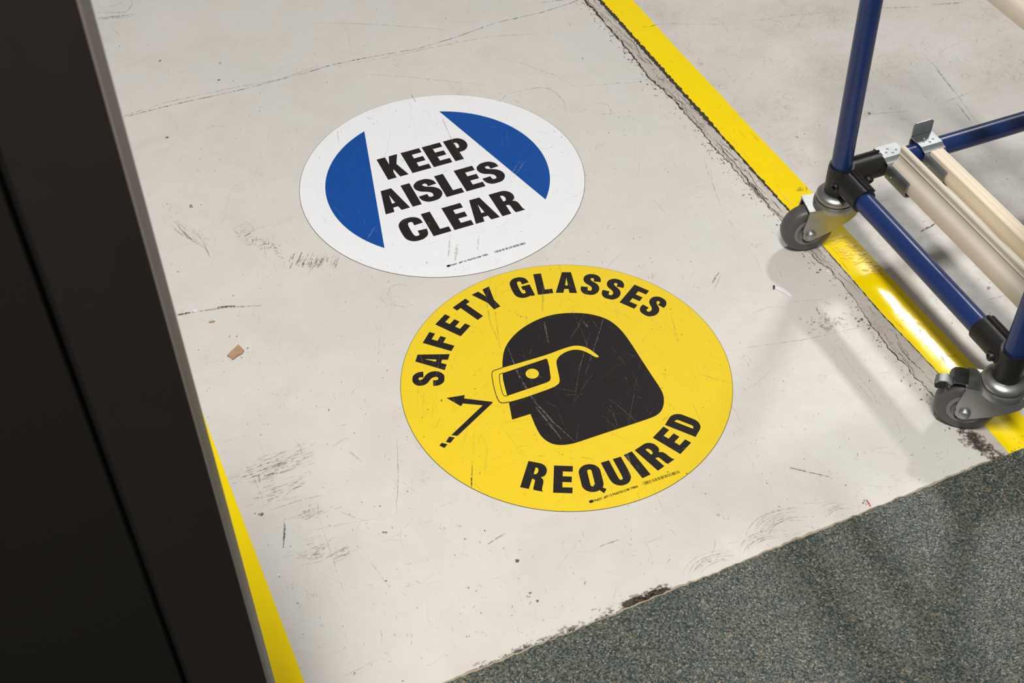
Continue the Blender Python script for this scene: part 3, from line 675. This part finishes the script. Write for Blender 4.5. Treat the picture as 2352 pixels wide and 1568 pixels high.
# --- yellow sign: SAFETY GLASSES REQUIRED
YC = Vector((0.0700125425, 1.18419759, 0))
y_sign = sign(YC, 'sign_yellow', 'round yellow floor sticker reading SAFETY GLASSES REQUIRED with black head wearing glasses')
for ch, ang, wm in zip('SAFETYGLASSES', [179.3, 168.7, 157.4, 146.4, 135.0, 124.2, 108.2, 98.0, 87.6, 76.6, 66.4, 56.1, 46.0], [25.5, 29.5, 22, 23.5, 24.5, 29, 27, 21.5, 29.5, 25.5, 25.5, 23.5, 25.5]):
    gw, shapes = GLYPH[ch]; A = math.radians(ang); er = Vector((math.cos(A), math.sin(A))); et = Vector((math.sin(A), -math.cos(A)))
    def T(a, b, er=er, et=et, wm=wm, gw=gw):
        q = er*(159.2+b*42.0)+et*((a/gw-0.5)*wm); return (q.x*MM, q.y*MM)
    print_obj('letter', shapes, T, 'ink_black', y_sign, ZP)
for ch, ang, wm in zip('REQUIRED', [-105.2, -93.5, -81.8, -70.2, -61.0, -51.6, -40.3, -29.4], [28, 23.5, 27, 27, 11.5, 28, 23.5, 26]):
    gw, shapes = GLYPH[ch]; A = math.radians(ang); er = Vector((math.cos(A), math.sin(A))); et = Vector((-math.sin(A), math.cos(A)))
    def T(a, b, er=er, et=et, wm=wm, gw=gw):
        q = er*(189.0-b*42.0)+et*((a/gw-0.5)*wm); return (q.x*MM, q.y*MM)
    print_obj('letter', shapes, T, 'ink_black', y_sign, ZP)
def YP(pts):     # traced points of the printed pictogram -> sign coordinates in millimetres
    out = []
    for x, y in pts:
        q = (px(900+x/2.61375, 590+y/2.61375)-YC)/MM; out.append((q.x, q.y))
    return out
ident = lambda a, b: (a*MM, b*MM)
head_curve = [(664, 630), (672, 572), (692, 525), (726, 480), (772, 438), (832, 399), (900, 368), (970, 348), (1040, 339), (1120, 338), (1190, 345), (1260, 363), (1312, 387), (1360, 425), (1400, 470), (1440, 527), (1500, 620), (1560, 712), (1602, 775),
              (1624, 815), (1633, 852), (1631, 890), (1620, 920), (1598, 945), (1558, 966), (1450, 1003), (1300, 1052), (1200, 1085), (1120, 1112), (1070, 1125), (1020, 1130), (975, 1126), (940, 1112), (910, 1090), (885, 1060), (860, 1012)]
head = [tuple(q[:2]) for q in catmull([(*q, 0) for q in head_curve], 4)]+[(832, 944), (722, 978), (700, 860), (664, 668)]
print_obj('head_silhouette', [[YP(head)]], ident, 'ink_black', y_sign, ZP)
gl_outer = [(602, 716), (602, 698), (610, 687), (640, 675), (780, 634), (930, 589), (1000, 563), (1050, 546), (1085, 537), (1112, 535), (1150, 540), (1185, 555), (1215, 576), (1242, 598), (1238, 603), (1225, 604), (1195, 588), (1165, 572), (1130, 561),
            (1092, 559), (1050, 570), (1015, 590), (996, 610), (988, 632), (992, 662), (1000, 700), (1007, 738), (1004, 758), (992, 770), (968, 784), (920, 803), (800, 845), (710, 871), (670, 877), (652, 874), (640, 862), (625, 828), (610, 770)]
gl = [tuple(q[:2]) for q in catmull([(*q, 0) for q in gl_outer], 3, True)]
print_obj('glasses', [[YP(gl)]], ident, 'sign_yellow', y_sign, ZP+0.00012)
lens = [(664, 700), (800, 655), (925, 613), (934, 618), (945, 660), (954, 728), (950, 744), (930, 756), (800, 800), (693, 836), (680, 790), (668, 740)]
eye = arc(843, 703, 40, 30, 0, 360, 28)[:-1]
print_obj('lens', [[YP(lens), YP(eye)]], ident, 'ink_black', y_sign, ZP+0.00024)
def thin(path, w):
    P = catmull([(*q, 0) for q in path], 5); l = []; r = []
    for i, q in enumerate(P):
        d = (P[min(i+1, len(P)-1)]-P[max(i-1, 0)]).normalized(); nn = Vector((-d.y, d.x, 0))*w/2; l.append((q+nn)[:2]); r.append((q-nn)[:2])
    return YP(l+r[::-1])
print_obj('glasses_outline', [[thin([(664, 667), (640, 675), (610, 686), (602, 698), (602, 720), (610, 770), (625, 828), (640, 863), (652, 875), (672, 878), (706, 872)], 4.5)],
                              [thin([(668, 698), (650, 706), (645, 716), (650, 760), (660, 806), (670, 830), (680, 837), (695, 835)], 4)]], ident, 'ink_black', y_sign, ZP+0.00024)
print_obj('arrow', [[YP([(357, 1071), (394, 1076), (606, 876), (603, 871), (434, 851), (438, 830), (328, 848), (416, 898), (426, 881), (546, 892)])],
                    [YP([(324, 1112), (345, 1079), (378, 1085), (352, 1118)])], [YP([(285, 1133), (300, 1117), (334, 1126), (316, 1148)])]], ident, 'ink_black', y_sign, ZP)
YTH = math.radians(21.2); yct, yst = math.cos(YTH), math.sin(YTH)
def yo(x, y): q = (px(900+x/2.61375, 590+y/2.61375)-YC)/MM; return q
o0 = yo(1190, 1480)
def YPt(x0, x1):
    def T(a, b, w):
        x = x0+a/w*(x1-x0); y = b/MM; return ((o0.x+x*yct-y*yst)*MM, (o0.y+x*yst+y*yct)*MM)
    return T
Yb = lambda a, b: ((o0.x+a*yct-b*yst)*MM, (o0.y+a*yst+b*yct)*MM)
tot = (yo(1480, 1383)-o0).length
block(y_sign, [(0, 0), (5, 0), (5, 4), (0, 4)], Yb)
for txt, x0, x1 in [('BRADY.', 5.4, tot*.265), ('#97613', tot*.295, tot*.455), ('BRADYID.COM', tot*.475, tot*.82), ('Y78834', tot*.845, tot)]: small_print(y_sign, txt, YPt(x0, x1), 0.0044)
bx0 = (yo(1510, 1370)-o0); bx1 = (yo(1735, 1295)-o0)
barcode(y_sign, Yb, bx0.length, bx1.length, 0.2, 4.6, 5)
# scuffs on the stickers
def sign_scuffs(s, n_soft, n_light, marks, zz):
    R_ = Ribbons(['scuff_soft', 'scuff_light', 'scuff_mid', 'scuff_dark']); c = s.location
    def put(pts, w, mat, jit=0.0003): R_.line([Vector((q.x-c.x, q.y-c.y, 0)) for q in pts], w*MM, mat, z=zz, jit=jit)
    for pts, w, mat in marks: put([px(*q) for q in pts], w, mat)
    for k in range(n_soft+n_light):
        r = SR*0.95*math.sqrt(random.random()); t = random.uniform(0, 6.28); q = Vector((c.x+r*math.cos(t), c.y+r*math.sin(t), 0)); a = random.choice([random.gauss(1.9, 0.35), random.uniform(0, 3.1)]); l = random.expovariate(1/0.022)+0.004
        e = q+Vector((math.cos(a), math.sin(a), 0))*l
        if (e-c).length > SR*0.97: continue
        put([q, q.lerp(e, 0.5)+Vector((random.uniform(-.002, .002), random.uniform(-.002, .002), 0)), e], random.uniform(0.3, 0.8), 'scuff_soft' if k < n_soft else 'scuff_light')
    for k in range(160):
        r = SR*0.97*math.sqrt(random.random()); t = random.uniform(0, 6.28); R_.blob((r*math.cos(t), r*math.sin(t)), random.uniform(.2, .6)*MM, random.choice(['scuff_soft', 'scuff_light', 'scuff_mid']), z=zz, n=6)
    R_.build('scuff_marks', s)
sign_scuffs(w_sign, 50, 40, [([(945, 218), (955, 235)], 1.5, 'scuff_mid'), ([(1012, 268), (1032, 310), (1048, 345), (1074, 384)], 1.4, 'scuff_soft'), ([(1016, 272), (1036, 318)], 1.6, 'scuff_soft'), ([(1050, 560), (1046, 600)], 4.0, 'scuff_soft'),
      ([(1034, 540), (1030, 590)], 3.0, 'scuff_soft'), ([(1100, 540), (1097, 575)], 2.2, 'scuff_soft'), ([(1195, 370), (1160, 420)], 2.4, 'scuff_light'), ([(1206, 372), (1178, 410)], 2.0, 'scuff_light'),
      ([(862, 520), (845, 548)], 2.6, 'scuff_light'), ([(842, 270), (855, 276)], 3.0, 'scuff_soft'), ([(775, 300), (778, 330)], 1.4, 'scuff_soft'), ([(1062, 205), (1050, 220)], 1.2, 'scuff_soft')], ZP+0.0003)
sign_scuffs(y_sign, 80, 110, [([(1085, 1060), (1083, 1118)], 1.6, 'scuff_mid'), ([(1083, 1090), (1083, 1120)], 1.4, 'scuff_dark'), ([(1128, 640), (1116, 690), (1126, 740), (1146, 790)], 2.0, 'scuff_soft'), ([(1140, 650), (1138, 720), (1148, 800)], 1.4, 'scuff_soft'),
      ([(1248, 650), (1246, 720)], 2.2, 'scuff_soft'), ([(1165, 795), (1190, 860), (1225, 920), (1270, 970), (1320, 1015)], 2.4, 'scuff_light'), ([(1230, 935), (1290, 1010)], 2.6, 'scuff_light'), ([(1250, 740), (1260, 790)], 2.6, 'scuff_light'),
      ([(1355, 765), (1330, 850), (1318, 930)], 0.9, 'scuff_light'), ([(1340, 740), (1350, 752)], 2.8, 'scuff_light'), ([(1390, 720), (1365, 800), (1345, 860)], 1.2, 'scuff_light'), ([(1402, 930), (1420, 985)], 0.8, 'scuff_light'), ([(1330, 1050), (1362, 1055)], 2.0, 'scuff_soft'),
      ([(1600, 860), (1680, 880)], 1.2, 'scuff_soft'), ([(1540, 720), (1560, 790)], 1.5, 'scuff_soft'), ([(1440, 1040), (1450, 1075)], 2.4, 'scuff_light'), ([(985, 970), (1000, 985), (1012, 960)], 0.8, 'scuff_soft')], ZP+0.0005)

# ------------------------------------------------------------------ pipe cart
ZJ = 0.125
J1 = px(1929, 403, ZJ); J2 = px(2324, 827, ZJ)
U = (J2-J1).normalized(); V = Vector((-U.y, U.x, 0)); LA = (J2-J1).length; LB = 0.56; Zv = Vector((0, 0, 1))
J3 = J1+V*LB; J4 = J2+V*LB; PR = 0.014; POST_H = 1.32
cart = empty('pipe_cart', (J1.x, J1.y, 0.0)); tag(cart, 'blue coated pipe cart with black joints, cream slide rails and grey caster wheels', 'cart')
O = Vector((J1.x, J1.y, 0.0))
def loc(q): return Vector(q)-O
def W(u, v, dz): return loc(J1+U*u+V*v+Zv*dz)        # cart coordinates, metres from the first joint
def pipe(name, a, b): return MB().tube(a, b, PR, 36).build(name, 'blue', cart, angle=50)
LEAN = Vector((-0.021, 0.004, 0))
posts = []
for (u, v, ln) in [(0, 0, LEAN), (LA, 0, Vector((0, 0, 0))), (0, LB, Vector((0, 0, 0))), (LA, LB, Vector((0, 0, 0)))]:
    b = W(u, v, -0.02); t = W(u, v, POST_H-ZJ)+ln*(POST_H-ZJ); pipe('post', b, t)
for a, b in [((0, 0), (LA, 0)), ((0, 0), (0, LB)), ((LA, 0), (LA, LB)), ((0, LB), (LA, LB))]: pipe('tube', W(*a, 0), W(*b, 0))
UPZ = 0.328
for u in (0, LA): pipe('tube', W(u, 0, UPZ), W(u, LB, UPZ))
for a, b in [((0, 0), (LA, 0)), ((0, 0), (0, LB)), ((LA, 0), (LA, LB)), ((0, LB), (LA, LB))]: pipe('tube', W(*a, POST_H-ZJ-0.02)+(LEAN*1.17 if a == (0, 0) else Vector()), W(*b, POST_H-ZJ-0.02))

def sleeve(mb, a, d, l0, l1, r=0.0174, seam=None):
    """short split sleeve around a pipe with two seam ribs"""
    a = Vector(a); p0 = a+d*l0; p1 = a+d*l1
    x = seam.normalized(); y = d.cross(x)
    mb.lathe([(r-0.0032, 0.0), (r, 0.0), (r, l1-l0), (r-0.0032, l1-l0)], p0, d, 36)
    R = Matrix((d, y, x)).transposed()
    for s in (-1, 1): mb.box(p0.lerp(p1, 0.5)+x*(r+0.0005)+y*(s*0.0042), (l1-l0, 0.0052, 0.0040), R, 0.0009)
def bolt(mb, c, d, r=0.0062, h=0.006):
    mb.lathe([(0.0, h*0.35), (r*0.45, h*0.35), (r*0.5, h), (r*0.85, h), (r, h*0.8), (r, 0)], c, d, 20)
def joint(p_, su, sv, up=True, low=-0.027):
    """corner joint: sleeves along +-U, +-V and the post"""
    mb = MB(); 
    sleeve(mb, p_, U*su, 0.012, 0.060, seam=(V*0.55*1.0+Zv))
    sleeve(mb, p_, V*sv, 0.012, 0.064, seam=(-U*0.75+Zv))
    mb.lathe([(0.0138, low), (0.0172, low), (0.0178, -0.008), (0.0178, 0.014), (0.0172, 0.0185), (0.0142, 0.0185)], p_, Zv, 40)
    mb.tube(p_+U*su*0.006, p_+U*su*0.02, 0.0172, 32); mb.tube(p_+V*sv*0.006, p_+V*sv*0.02, 0.0172, 32)
    o = mb.build('joint', 'black', cart, angle=35)
    b1 = MB(); bolt(b1, p_+U*su*0.016-V*0.0150-Zv*0.002, (-V+U*su*0.35).normalized()); b1.build('bolt', 'black', o)
    b2 = MB(); bolt(b2, p_+V*sv*0.036+U*su*0.0160-Zv*0.005, (U*su-Zv*0.3).normalized()); b2.build('bolt', 'black', o)
    return o
for (u, v, su, sv) in [(0, 0, 1, 1), (LA, 0, -1, 1), (0, LB, 1, -1), (LA, LB, -1, -1)]:
    joint(W(u, v, 0), su, sv)
for (u, v, sv) in [(0, 0, 1), (LA, 0, 1), (0, LB, -1), (LA, LB, -1)]:
    mb = MB(); p_ = W(u, v, UPZ)+(LEAN*UPZ if (u, v) == (0, 0) else Vector()); sleeve(mb, p_, V*sv, 0.012, 0.064, seam=(-U*0.75+Zv)); mb.lathe([(0.0138, -0.024), (0.0176, -0.024), (0.0176, 0.02), (0.0142, 0.02)], p_, Zv, 36)
    mb.build('joint', 'black', cart, angle=35)

# casters: local x = towards the wheel, y = left of it, z up, swivel axis at the origin
def caster(p_, d, brake):
    d = Vector(d).normalized(); n = Zv.cross(d)          # n: wheel axle
    rz = math.atan2(d.y, d.x)
    def K(x, y, z): return p_+d*x+n*y+Zv*z
    tr, wz, wr = 0.034, 0.0375, 0.0375
    # fork (part)
    mb = MB(); zt = 0.0800
    side = [(0.041, zt), (0.0465, 0.047)]+[(tr+0.0115*math.cos(math.radians(a)), wz+0.0115*math.sin(math.radians(a))) for a in (20, -5, -30, -60, -90, -115, -135)]+[(0.002, 0.041), (-0.016, 0.053), (-0.026, 0.063), (-0.030, 0.072), (-0.030, zt)]
    for y0 in (-0.0185, 0.0160): mb.prism(side, p_, d, Zv, n, y0, y0+0.0025)
    top = [(0.0425, -0.0185), (0.0425, 0.0185), (0.010, 0.0185)]+[(0.029*math.cos(math.radians(a)), 0.029*math.sin(math.radians(a))) for a in range(60, 301, 15)]+[(0.010, -0.0185)]
    mb.prism([(a, b) for a, b in top], p_, d, n, Zv, zt-0.0012, zt+0.0014)
    mb.lathe([(0.0290, 0.076), (0.0290, 0.0835), (0.0272, 0.0862), (0.020, 0.0866)], p_, Zv, 48)
    fork = mb.build('caster', 'zincd', cart, angle=35); fork['label'] = 'zinc swivel caster with grey rubber wheel'+(' and brake lever' if brake else '')
    MB().lathe([(0.0235, 0.0862), (0.0262, 0.0866), (0.0262, 0.0885), (0.0235, 0.089)], p_, Zv, 48).build('swivel_groove', 'rust', fork)
    MB().lathe([(0.0262, 0.0878), (0.0272, 0.0890), (0.0270, 0.0925), (0.0245, 0.0960), (0.0195, 0.0985), (0.0150, 0.0992), (0.0, 0.0992)], p_, Zv, 48).build('swivel_ring', 'zincd', fork)
    MB().lathe([(0.0168, 0.0985), (0.0168, 0.1050), (0.0, 0.1050)], p_, Zv, 36).build('stem_collar', 'black', fork)
    c = K(tr, 0, wz)
    t = MB(); t.lathe([(0.0215, -0.0128), (0.0300, -0.0128), (0.0340, -0.0115), (0.0366, -0.0075), (0.0375, -0.002), (0.0375, 0.002), (0.0366, 0.0075), (0.0340, 0.0115), (0.0300, 0.0128), (0.0215, 0.0128)], c, n, 64, closed=True)
    t.build('tyre', 'rubber', fork, angle=60)
    h = MB(); h.lathe([(0.0225, -0.0122), (0.0222, -0.0136), (0.0175, -0.0136), (0.0165, -0.009), (0.0085, -0.008), (0.0080, -0.0150), (0.0040, -0.0150), (0.0040, 0.0150), (0.0080, 0.0150), (0.0085, 0.008), (0.0165, 0.009), (0.0175, 0.0136), (0.0222, 0.0136), (0.0225, 0.0122)], c, n, 48)
    h.build('hub', 'hub', fork, angle=35)
    for s in (-1, 1): MB().lathe([(0.0072, s*0.0180), (0.0072, s*0.0210), (0.0060, s*0.0232), (0.0032, s*0.0242), (0.0, s*0.0244)], c, n, 28).build('axle_bolt', 'zinc', fork, angle=50)
    if brake:
        b = MB(); e1, e2 = d, Zv
        b.sheet([(0.040, 0.0822), (0.050, 0.0826), (0.0565, 0.0815), (0.0595, 0.0775), (0.0605, 0.0705)], p_, e1, e2, n, -0.0135, 0.0135, 0.0018)
        b.build('brake_plate', 'zincdark', fork)
        b2 = MB(); b2.sheet([(0.058, 0.0795), (0.066, 0.083), (0.074, 0.0815), (0.0775, 0.077)], p_, e1, e2, n, 0.002, 0.0150, 0.0018); lv = b2.build('brake_lever', 'zinc', fork)
        b3 = MB(); b3.box(K(0.0715, 0.0085, 0.0735), (0.013, 0.0145, 0.012), Matrix((d, n, Zv)).transposed(), 0.003); b3.build('brake_pad', 'dark', fork)
    return fork
base0 = W(0, 0, -ZJ); base1 = W(LA, 0, -ZJ)
caster(W(0, 0, -ZJ), Vector((-0.986, -0.16, 0)), False)
caster(W(LA, 0, -ZJ), Vector((-0.955, 0.30, 0)), True)
caster(W(0, LB, -ZJ), Vector((-0.6, 0.8, 0)), False)
caster(W(LA, LB, -ZJ), Vector((-0.9, 0.4, 0)), True)

# slide rails and their brackets.  profile: (v, dz) in millimetres from the joint axis
RAIL_G = [(69, -9), (68.2, -2), (68.6, 8), (69.8, 12), (72.0, 14.6), (74.8, 16.8), (76.4, 20), (77.0, 24), (77.0, 27.2), (76.0, 28.2), (76.0, 29.4), (77.0, 30.4), (77.2, 35.2), (76.4, 36.4), (76.8, 38.8), (78.4, 40.2), (80.6, 40.6), (82.8, 40.0), (84.4, 38.2),
          (84.4, 35.5), (83.4, 34.6), (83.4, 21), (84.6, 16.5), (87.5, 14.4), (90.4, 13.4), (91.2, 10), (91.2, -9), (88, -10.5), (72, -10.5)]
RAIL_P = [(129.4, -9), (128.2, -3), (128.8, 3), (131.0, 9), (131.4, 13.6), (132.6, 14.8), (136.0, 14.9), (137.0, 14.2), (139.4, 14.2), (140.4, 15.0), (144.2, 15.0), (145.2, 14.2), (147.0, 14.2), (148.0, 14.9), (150.6, 14.8), (151.6, 13.6), (152.0, 9), (152.8, 2), (152.4, -9), (149, -10.5), (132, -10.5)]
def rail(prof, u0, u1, dz, nm):
    mb = MB(); mb.prism([(a*MM, b*MM+dz) for a, b in prof], W(0, 0, 0), V, Zv, U, u0, u1); o = mb.build('rail', 'rail2' if 'flat' in nm else 'rail', cart, angle=28); o['label'] = nm; return o
def bracket(v0, dz, tab, end):
    """zinc bracket hooked over the cross pipe; v0 = left side of the rail (m); end = +1 first pipe, -1 the opposite one"""
    E = U*end; base = W(0 if end > 0 else LA, 0, dz); vl, vr = v0-0.007, v0+0.0275
    mb = MB()
    # saddle: sheet over the pipe, profile in (E, z), swept along V
    sad = [(-0.0165, 0.002), (-0.0172, 0.0115), (-0.0152, 0.0162), (0.0090, 0.0162), (0.0125, 0.0140), (0.0150, 0.0130), (0.0178, 0.0125), (0.0192, 0.0100), (0.0185, 0.0065)]
    mb.sheet(sad, base, E, Zv, V, vl, vr, 0.0016)
    if tab: 
        w0, w1 = vl+0.001, vr-0.001; poly = [(w0, 0.0150), (w1, 0.0150), (w1, 0.0350), (w1-0.0035, 0.0385), (w0+0.0035, 0.0385), (w0, 0.0350)]
        mb.prism(poly, base, V, Zv, E, -0.0176, -0.0160)
    # trough: bulged cheeks under and beside the rail, swept along E
    tr = [(v0-0.0012, 0.0112), (v0-0.0030, 0.0098), (v0-0.0048, 0.0055), (v0-0.0060, -0.001), (v0-0.0066, -0.006), (v0-0.0050, -0.0105), (v0-0.001, -0.0128), (v0+0.010, -0.0138), (v0+0.021, -0.0128), (v0+0.0262, -0.0100), (v0+0.0275, -0.005), (v0+0.0262, 0.001), (v0+0.0245, 0.0060)]
    mb.sheet(tr, base, V, Zv, E, 0.0170, 0.0640, 0.0016)
    # web joining saddle and trough
    mb.prism([(vl+0.002, -0.012), (vr-0.002, -0.012), (vr-0.002, 0.0105), (vl+0.002, 0.0105)], base, V, Zv, E, 0.0165, 0.0182)
    o = mb.build('rail_bracket', 'zinc', cart, angle=30)
    for (a, b) in ((0.006, 0.0), (0.014, 0.004), (0.022, 0.0), (0.012, -0.006)): MB().lathe([(0.0, 0.0180), (0.0014, 0.0176), (0.0020, 0.0168)], base+V*(vl+0.003+a)+E*b, Zv, 12).build('rivet', 'zinc', o)
    MB().tube(base+V*(v0-0.0050)+E*0.030-Zv*0.002, base+V*(v0-0.0082)+E*0.030-Zv*0.002, 0.0022, 12).build('rivet', 'zinc', o)
    return o
for dz, ru in ((0.0, 0.0195), (UPZ, 0.0195)):
    rail(RAIL_G, ru, LA-ru, dz, 'cream slide rail with raised guide lip')
    rail(RAIL_P, ru, LA-ru, dz, 'cream slide rail with flat ribbed top')
    for end in (1, -1):
        bracket(0.069, dz, False, end); bracket(0.1295, dz, True, end)

# ------------------------------------------------------------------ dark partition in the foreground
edge_dir = px(633, 1568); k_ = 0.74
PE = Vector((edge_dir.x*k_, edge_dir.y*k_, 0.0)); D_ = PE.length
e_ang = math.atan2(PE.y, PE.x); b_ang = e_ang-math.radians(7.2)
Bk = Vector((math.cos(b_ang), math.sin(b_ang), 0)); Wd = Vector((math.cos(b_ang+PI/2), math.sin(b_ang+PI/2), 0))    # back, leftwards
TH_P = 0.038; PH = 1.0; PW = 0.85
# right rear edge of the panel is the visible outline
PE0 = PE-Bk*TH_P
part = empty('partition_screen', (PE0.x, PE0.y, 0.0), b_ang-PI/2); tag(part, 'dark brown framed partition screen with black woven fabric infill', 'partition')
# local axes: x = -leftwards, y = back
FWm = 282/F_PX*D_
def pbox(name, x0, x1, y0, y1, z0, z1, mat, bev=0.0): return MB().box(((x0+x1)/2, (y0+y1)/2, (z0+z1)/2), (x1-x0, y1-y0, z1-z0), None, bev).build(name, mat, part, angle=30)
zb = 0.035
pbox('frame_stile', -FWm, -0.0012, 0, TH_P, zb, PH, 'frame', 0.0012)
pbox('lit_edge_strip', -0.0030, 0, 0.0008, TH_P, zb, PH, 'frame_lit', 0.0006)  # added strip that carries the painted light of the frame's end face
pbox('frame_stile', -PW, -PW+FWm, 0, TH_P, zb, PH, 'frame', 0.0015)
pbox('frame_rail', -PW+FWm, -FWm, 0, TH_P, PH-FWm, PH, 'frame', 0.0015)
pbox('frame_rail', -PW+FWm, -FWm, 0, TH_P, zb, zb+FWm, 'frame', 0.0015)
pbox('backing_board', -PW+FWm, -FWm, 0.016, 0.024, zb+FWm, PH-FWm, 'dark')
pbox('fabric_panel', -PW+FWm+0.0065, -FWm-0.0065, 0.003, 0.016, zb+FWm+0.0065, PH-FWm-0.0065, 'fabric', 0.002)
for x in (-0.16, -PW+0.16): pbox('foot', x-0.02, x+0.02, -0.12, 0.12+TH_P, 0.0, zb, 'frame', 0.004)

# ------------------------------------------------------------------ litter on the floor
def scrap(name, pts_px, z0, z1, mat, label, cat, curl=0.0):
    pts = [px(*q) for q in pts_px]; c = sum(pts, Vector())/len(pts); n = len(pts)
    vs = [(q.x, q.y, z0+curl*(i % 2)) for i, q in enumerate(pts)]+[(q.x, q.y, z1+curl*(i % 2)) for i, q in enumerate(pts)]+[(c.x, c.y, z1)]
    fs = [tuple(range(n-1, -1, -1))]+[(i, (i+1) % n, n+(i+1) % n, n+i) for i in range(n)]+[(n+i, n+(i+1) % n, 2*n) for i in range(n)]
    o = mesh_obj(name, vs, fs, mat, smooth=False); return tag(o, label, cat)
s_ = 15.68
scrap('cardboard_scrap', [(480+x/s_, 760+y/s_) for x, y in [(660, 915), (780, 790), (930, 650), (1060, 525), (1160, 610), (1268, 730), (1210, 830), (1040, 920), (880, 1045), (830, 1045), (800, 985)]], 0.0002, 0.0022, 'card', 'torn brown cardboard scrap lying on the aisle floor', 'scrap', 0.0006)
s_ = 7.35
scrap('plastic_shaving', [(1740+x/s_, 560+y/s_) for x, y in [(295, 735), (360, 735), (450, 765), (540, 845), (585, 885), (570, 902), (520, 890), (420, 820), (300, 765)]], 0.0002, 0.0012, 'paper', 'thin white shaving on the floor near the unbraked caster', 'scrap')
scrap('dirt_crumb', [(1740+x/s_, 560+y/s_) for x, y in [(258, 715), (275, 702), (292, 715), (290, 750), (282, 770), (262, 768)]], 0.0002, 0.0012, 'crack', 'tiny brown crumb at the tip of the white shaving', 'crumb')
s_ = 4.612
scrap('wood_splinter', [(360+x/s_, 420+y/s_) for x, y in [(550, 1477), (580, 1466), (618, 1464), (612, 1476), (570, 1484)]], 0.0002, 0.0014, 'card', 'small reddish brown splinter on the floor beside the partition', 'scrap')
for (x, y, r, lab) in [(448.5, 714.5, 2.4, 'largest white paper dot, lying on a grey skid mark'), (583, 497, 1.1, 'white paper dot below left of the KEEP AISLES CLEAR sticker'), (639.5, 1321, 1.3, 'white paper dot on the floor beside the yellow tape wedge'), (391.5, 32.5, 1.4, 'white paper fleck on the floor far behind the stickers'), (543, 189, 1.2, 'white paper fleck beside the long slab crack')]:
    mb = MB(); q = px(x, y); mb.lathe([(0.0, 0.0002), (r*MM, 0.0002), (r*MM, 0.0012), (0.0, 0.0014)], (q.x, q.y, 0), (0, 0, 1), 14); o = mb.build('paper_dot', 'paper'); tag(o, lab, 'paper dot', 'white paper dots scattered on the floor')

# ------------------------------------------------------------------ ceiling lamps (above and behind the view)
def ceiling_lamp(cx, cy, z, rz, length, width, power, label, col=(1, 0.985, 0.962)):
    root = empty('ceiling_lamp', (cx, cy, z), rz); tag(root, label, 'ceiling lamp', 'fluorescent ceiling lamps')
    MB().box((0, 0, 0.045), (length+0.06, width+0.05, 0.07), None, 0.006).build('housing', 'lamp_body', root)
    MB().box((0, 0, 0.60), (0.01, 0.01, 1.04)).build('hanger', 'lamp_body', root)
    ld = bpy.data.lights.new('lamp_light', 'AREA'); ld.shape = 'RECTANGLE'; ld.size = length; ld.size_y = width; ld.energy = power; ld.color = col
    lo = bpy.data.objects.new('lamp_light', ld); C.objects.link(lo); lo.parent = root; lo.location = (0, 0, 0.005)
    return root
ZL = 3.4; kf = 1+ZL/CAM_H
a = px(2022, 662)*kf; b = px(2225, 868)*kf; mid = (a+b)/2; d = b-a; yaw = math.atan2(d.y, d.x)
ceiling_lamp(mid.x, mid.y, ZL, yaw, d.length, 0.28, 78, 'strip lamp hung beyond the cart')
ceiling_lamp(-0.14, -0.36, ZL, yaw, 1.25, 0.32, 136, 'wide strip lamp hung behind the photographer')
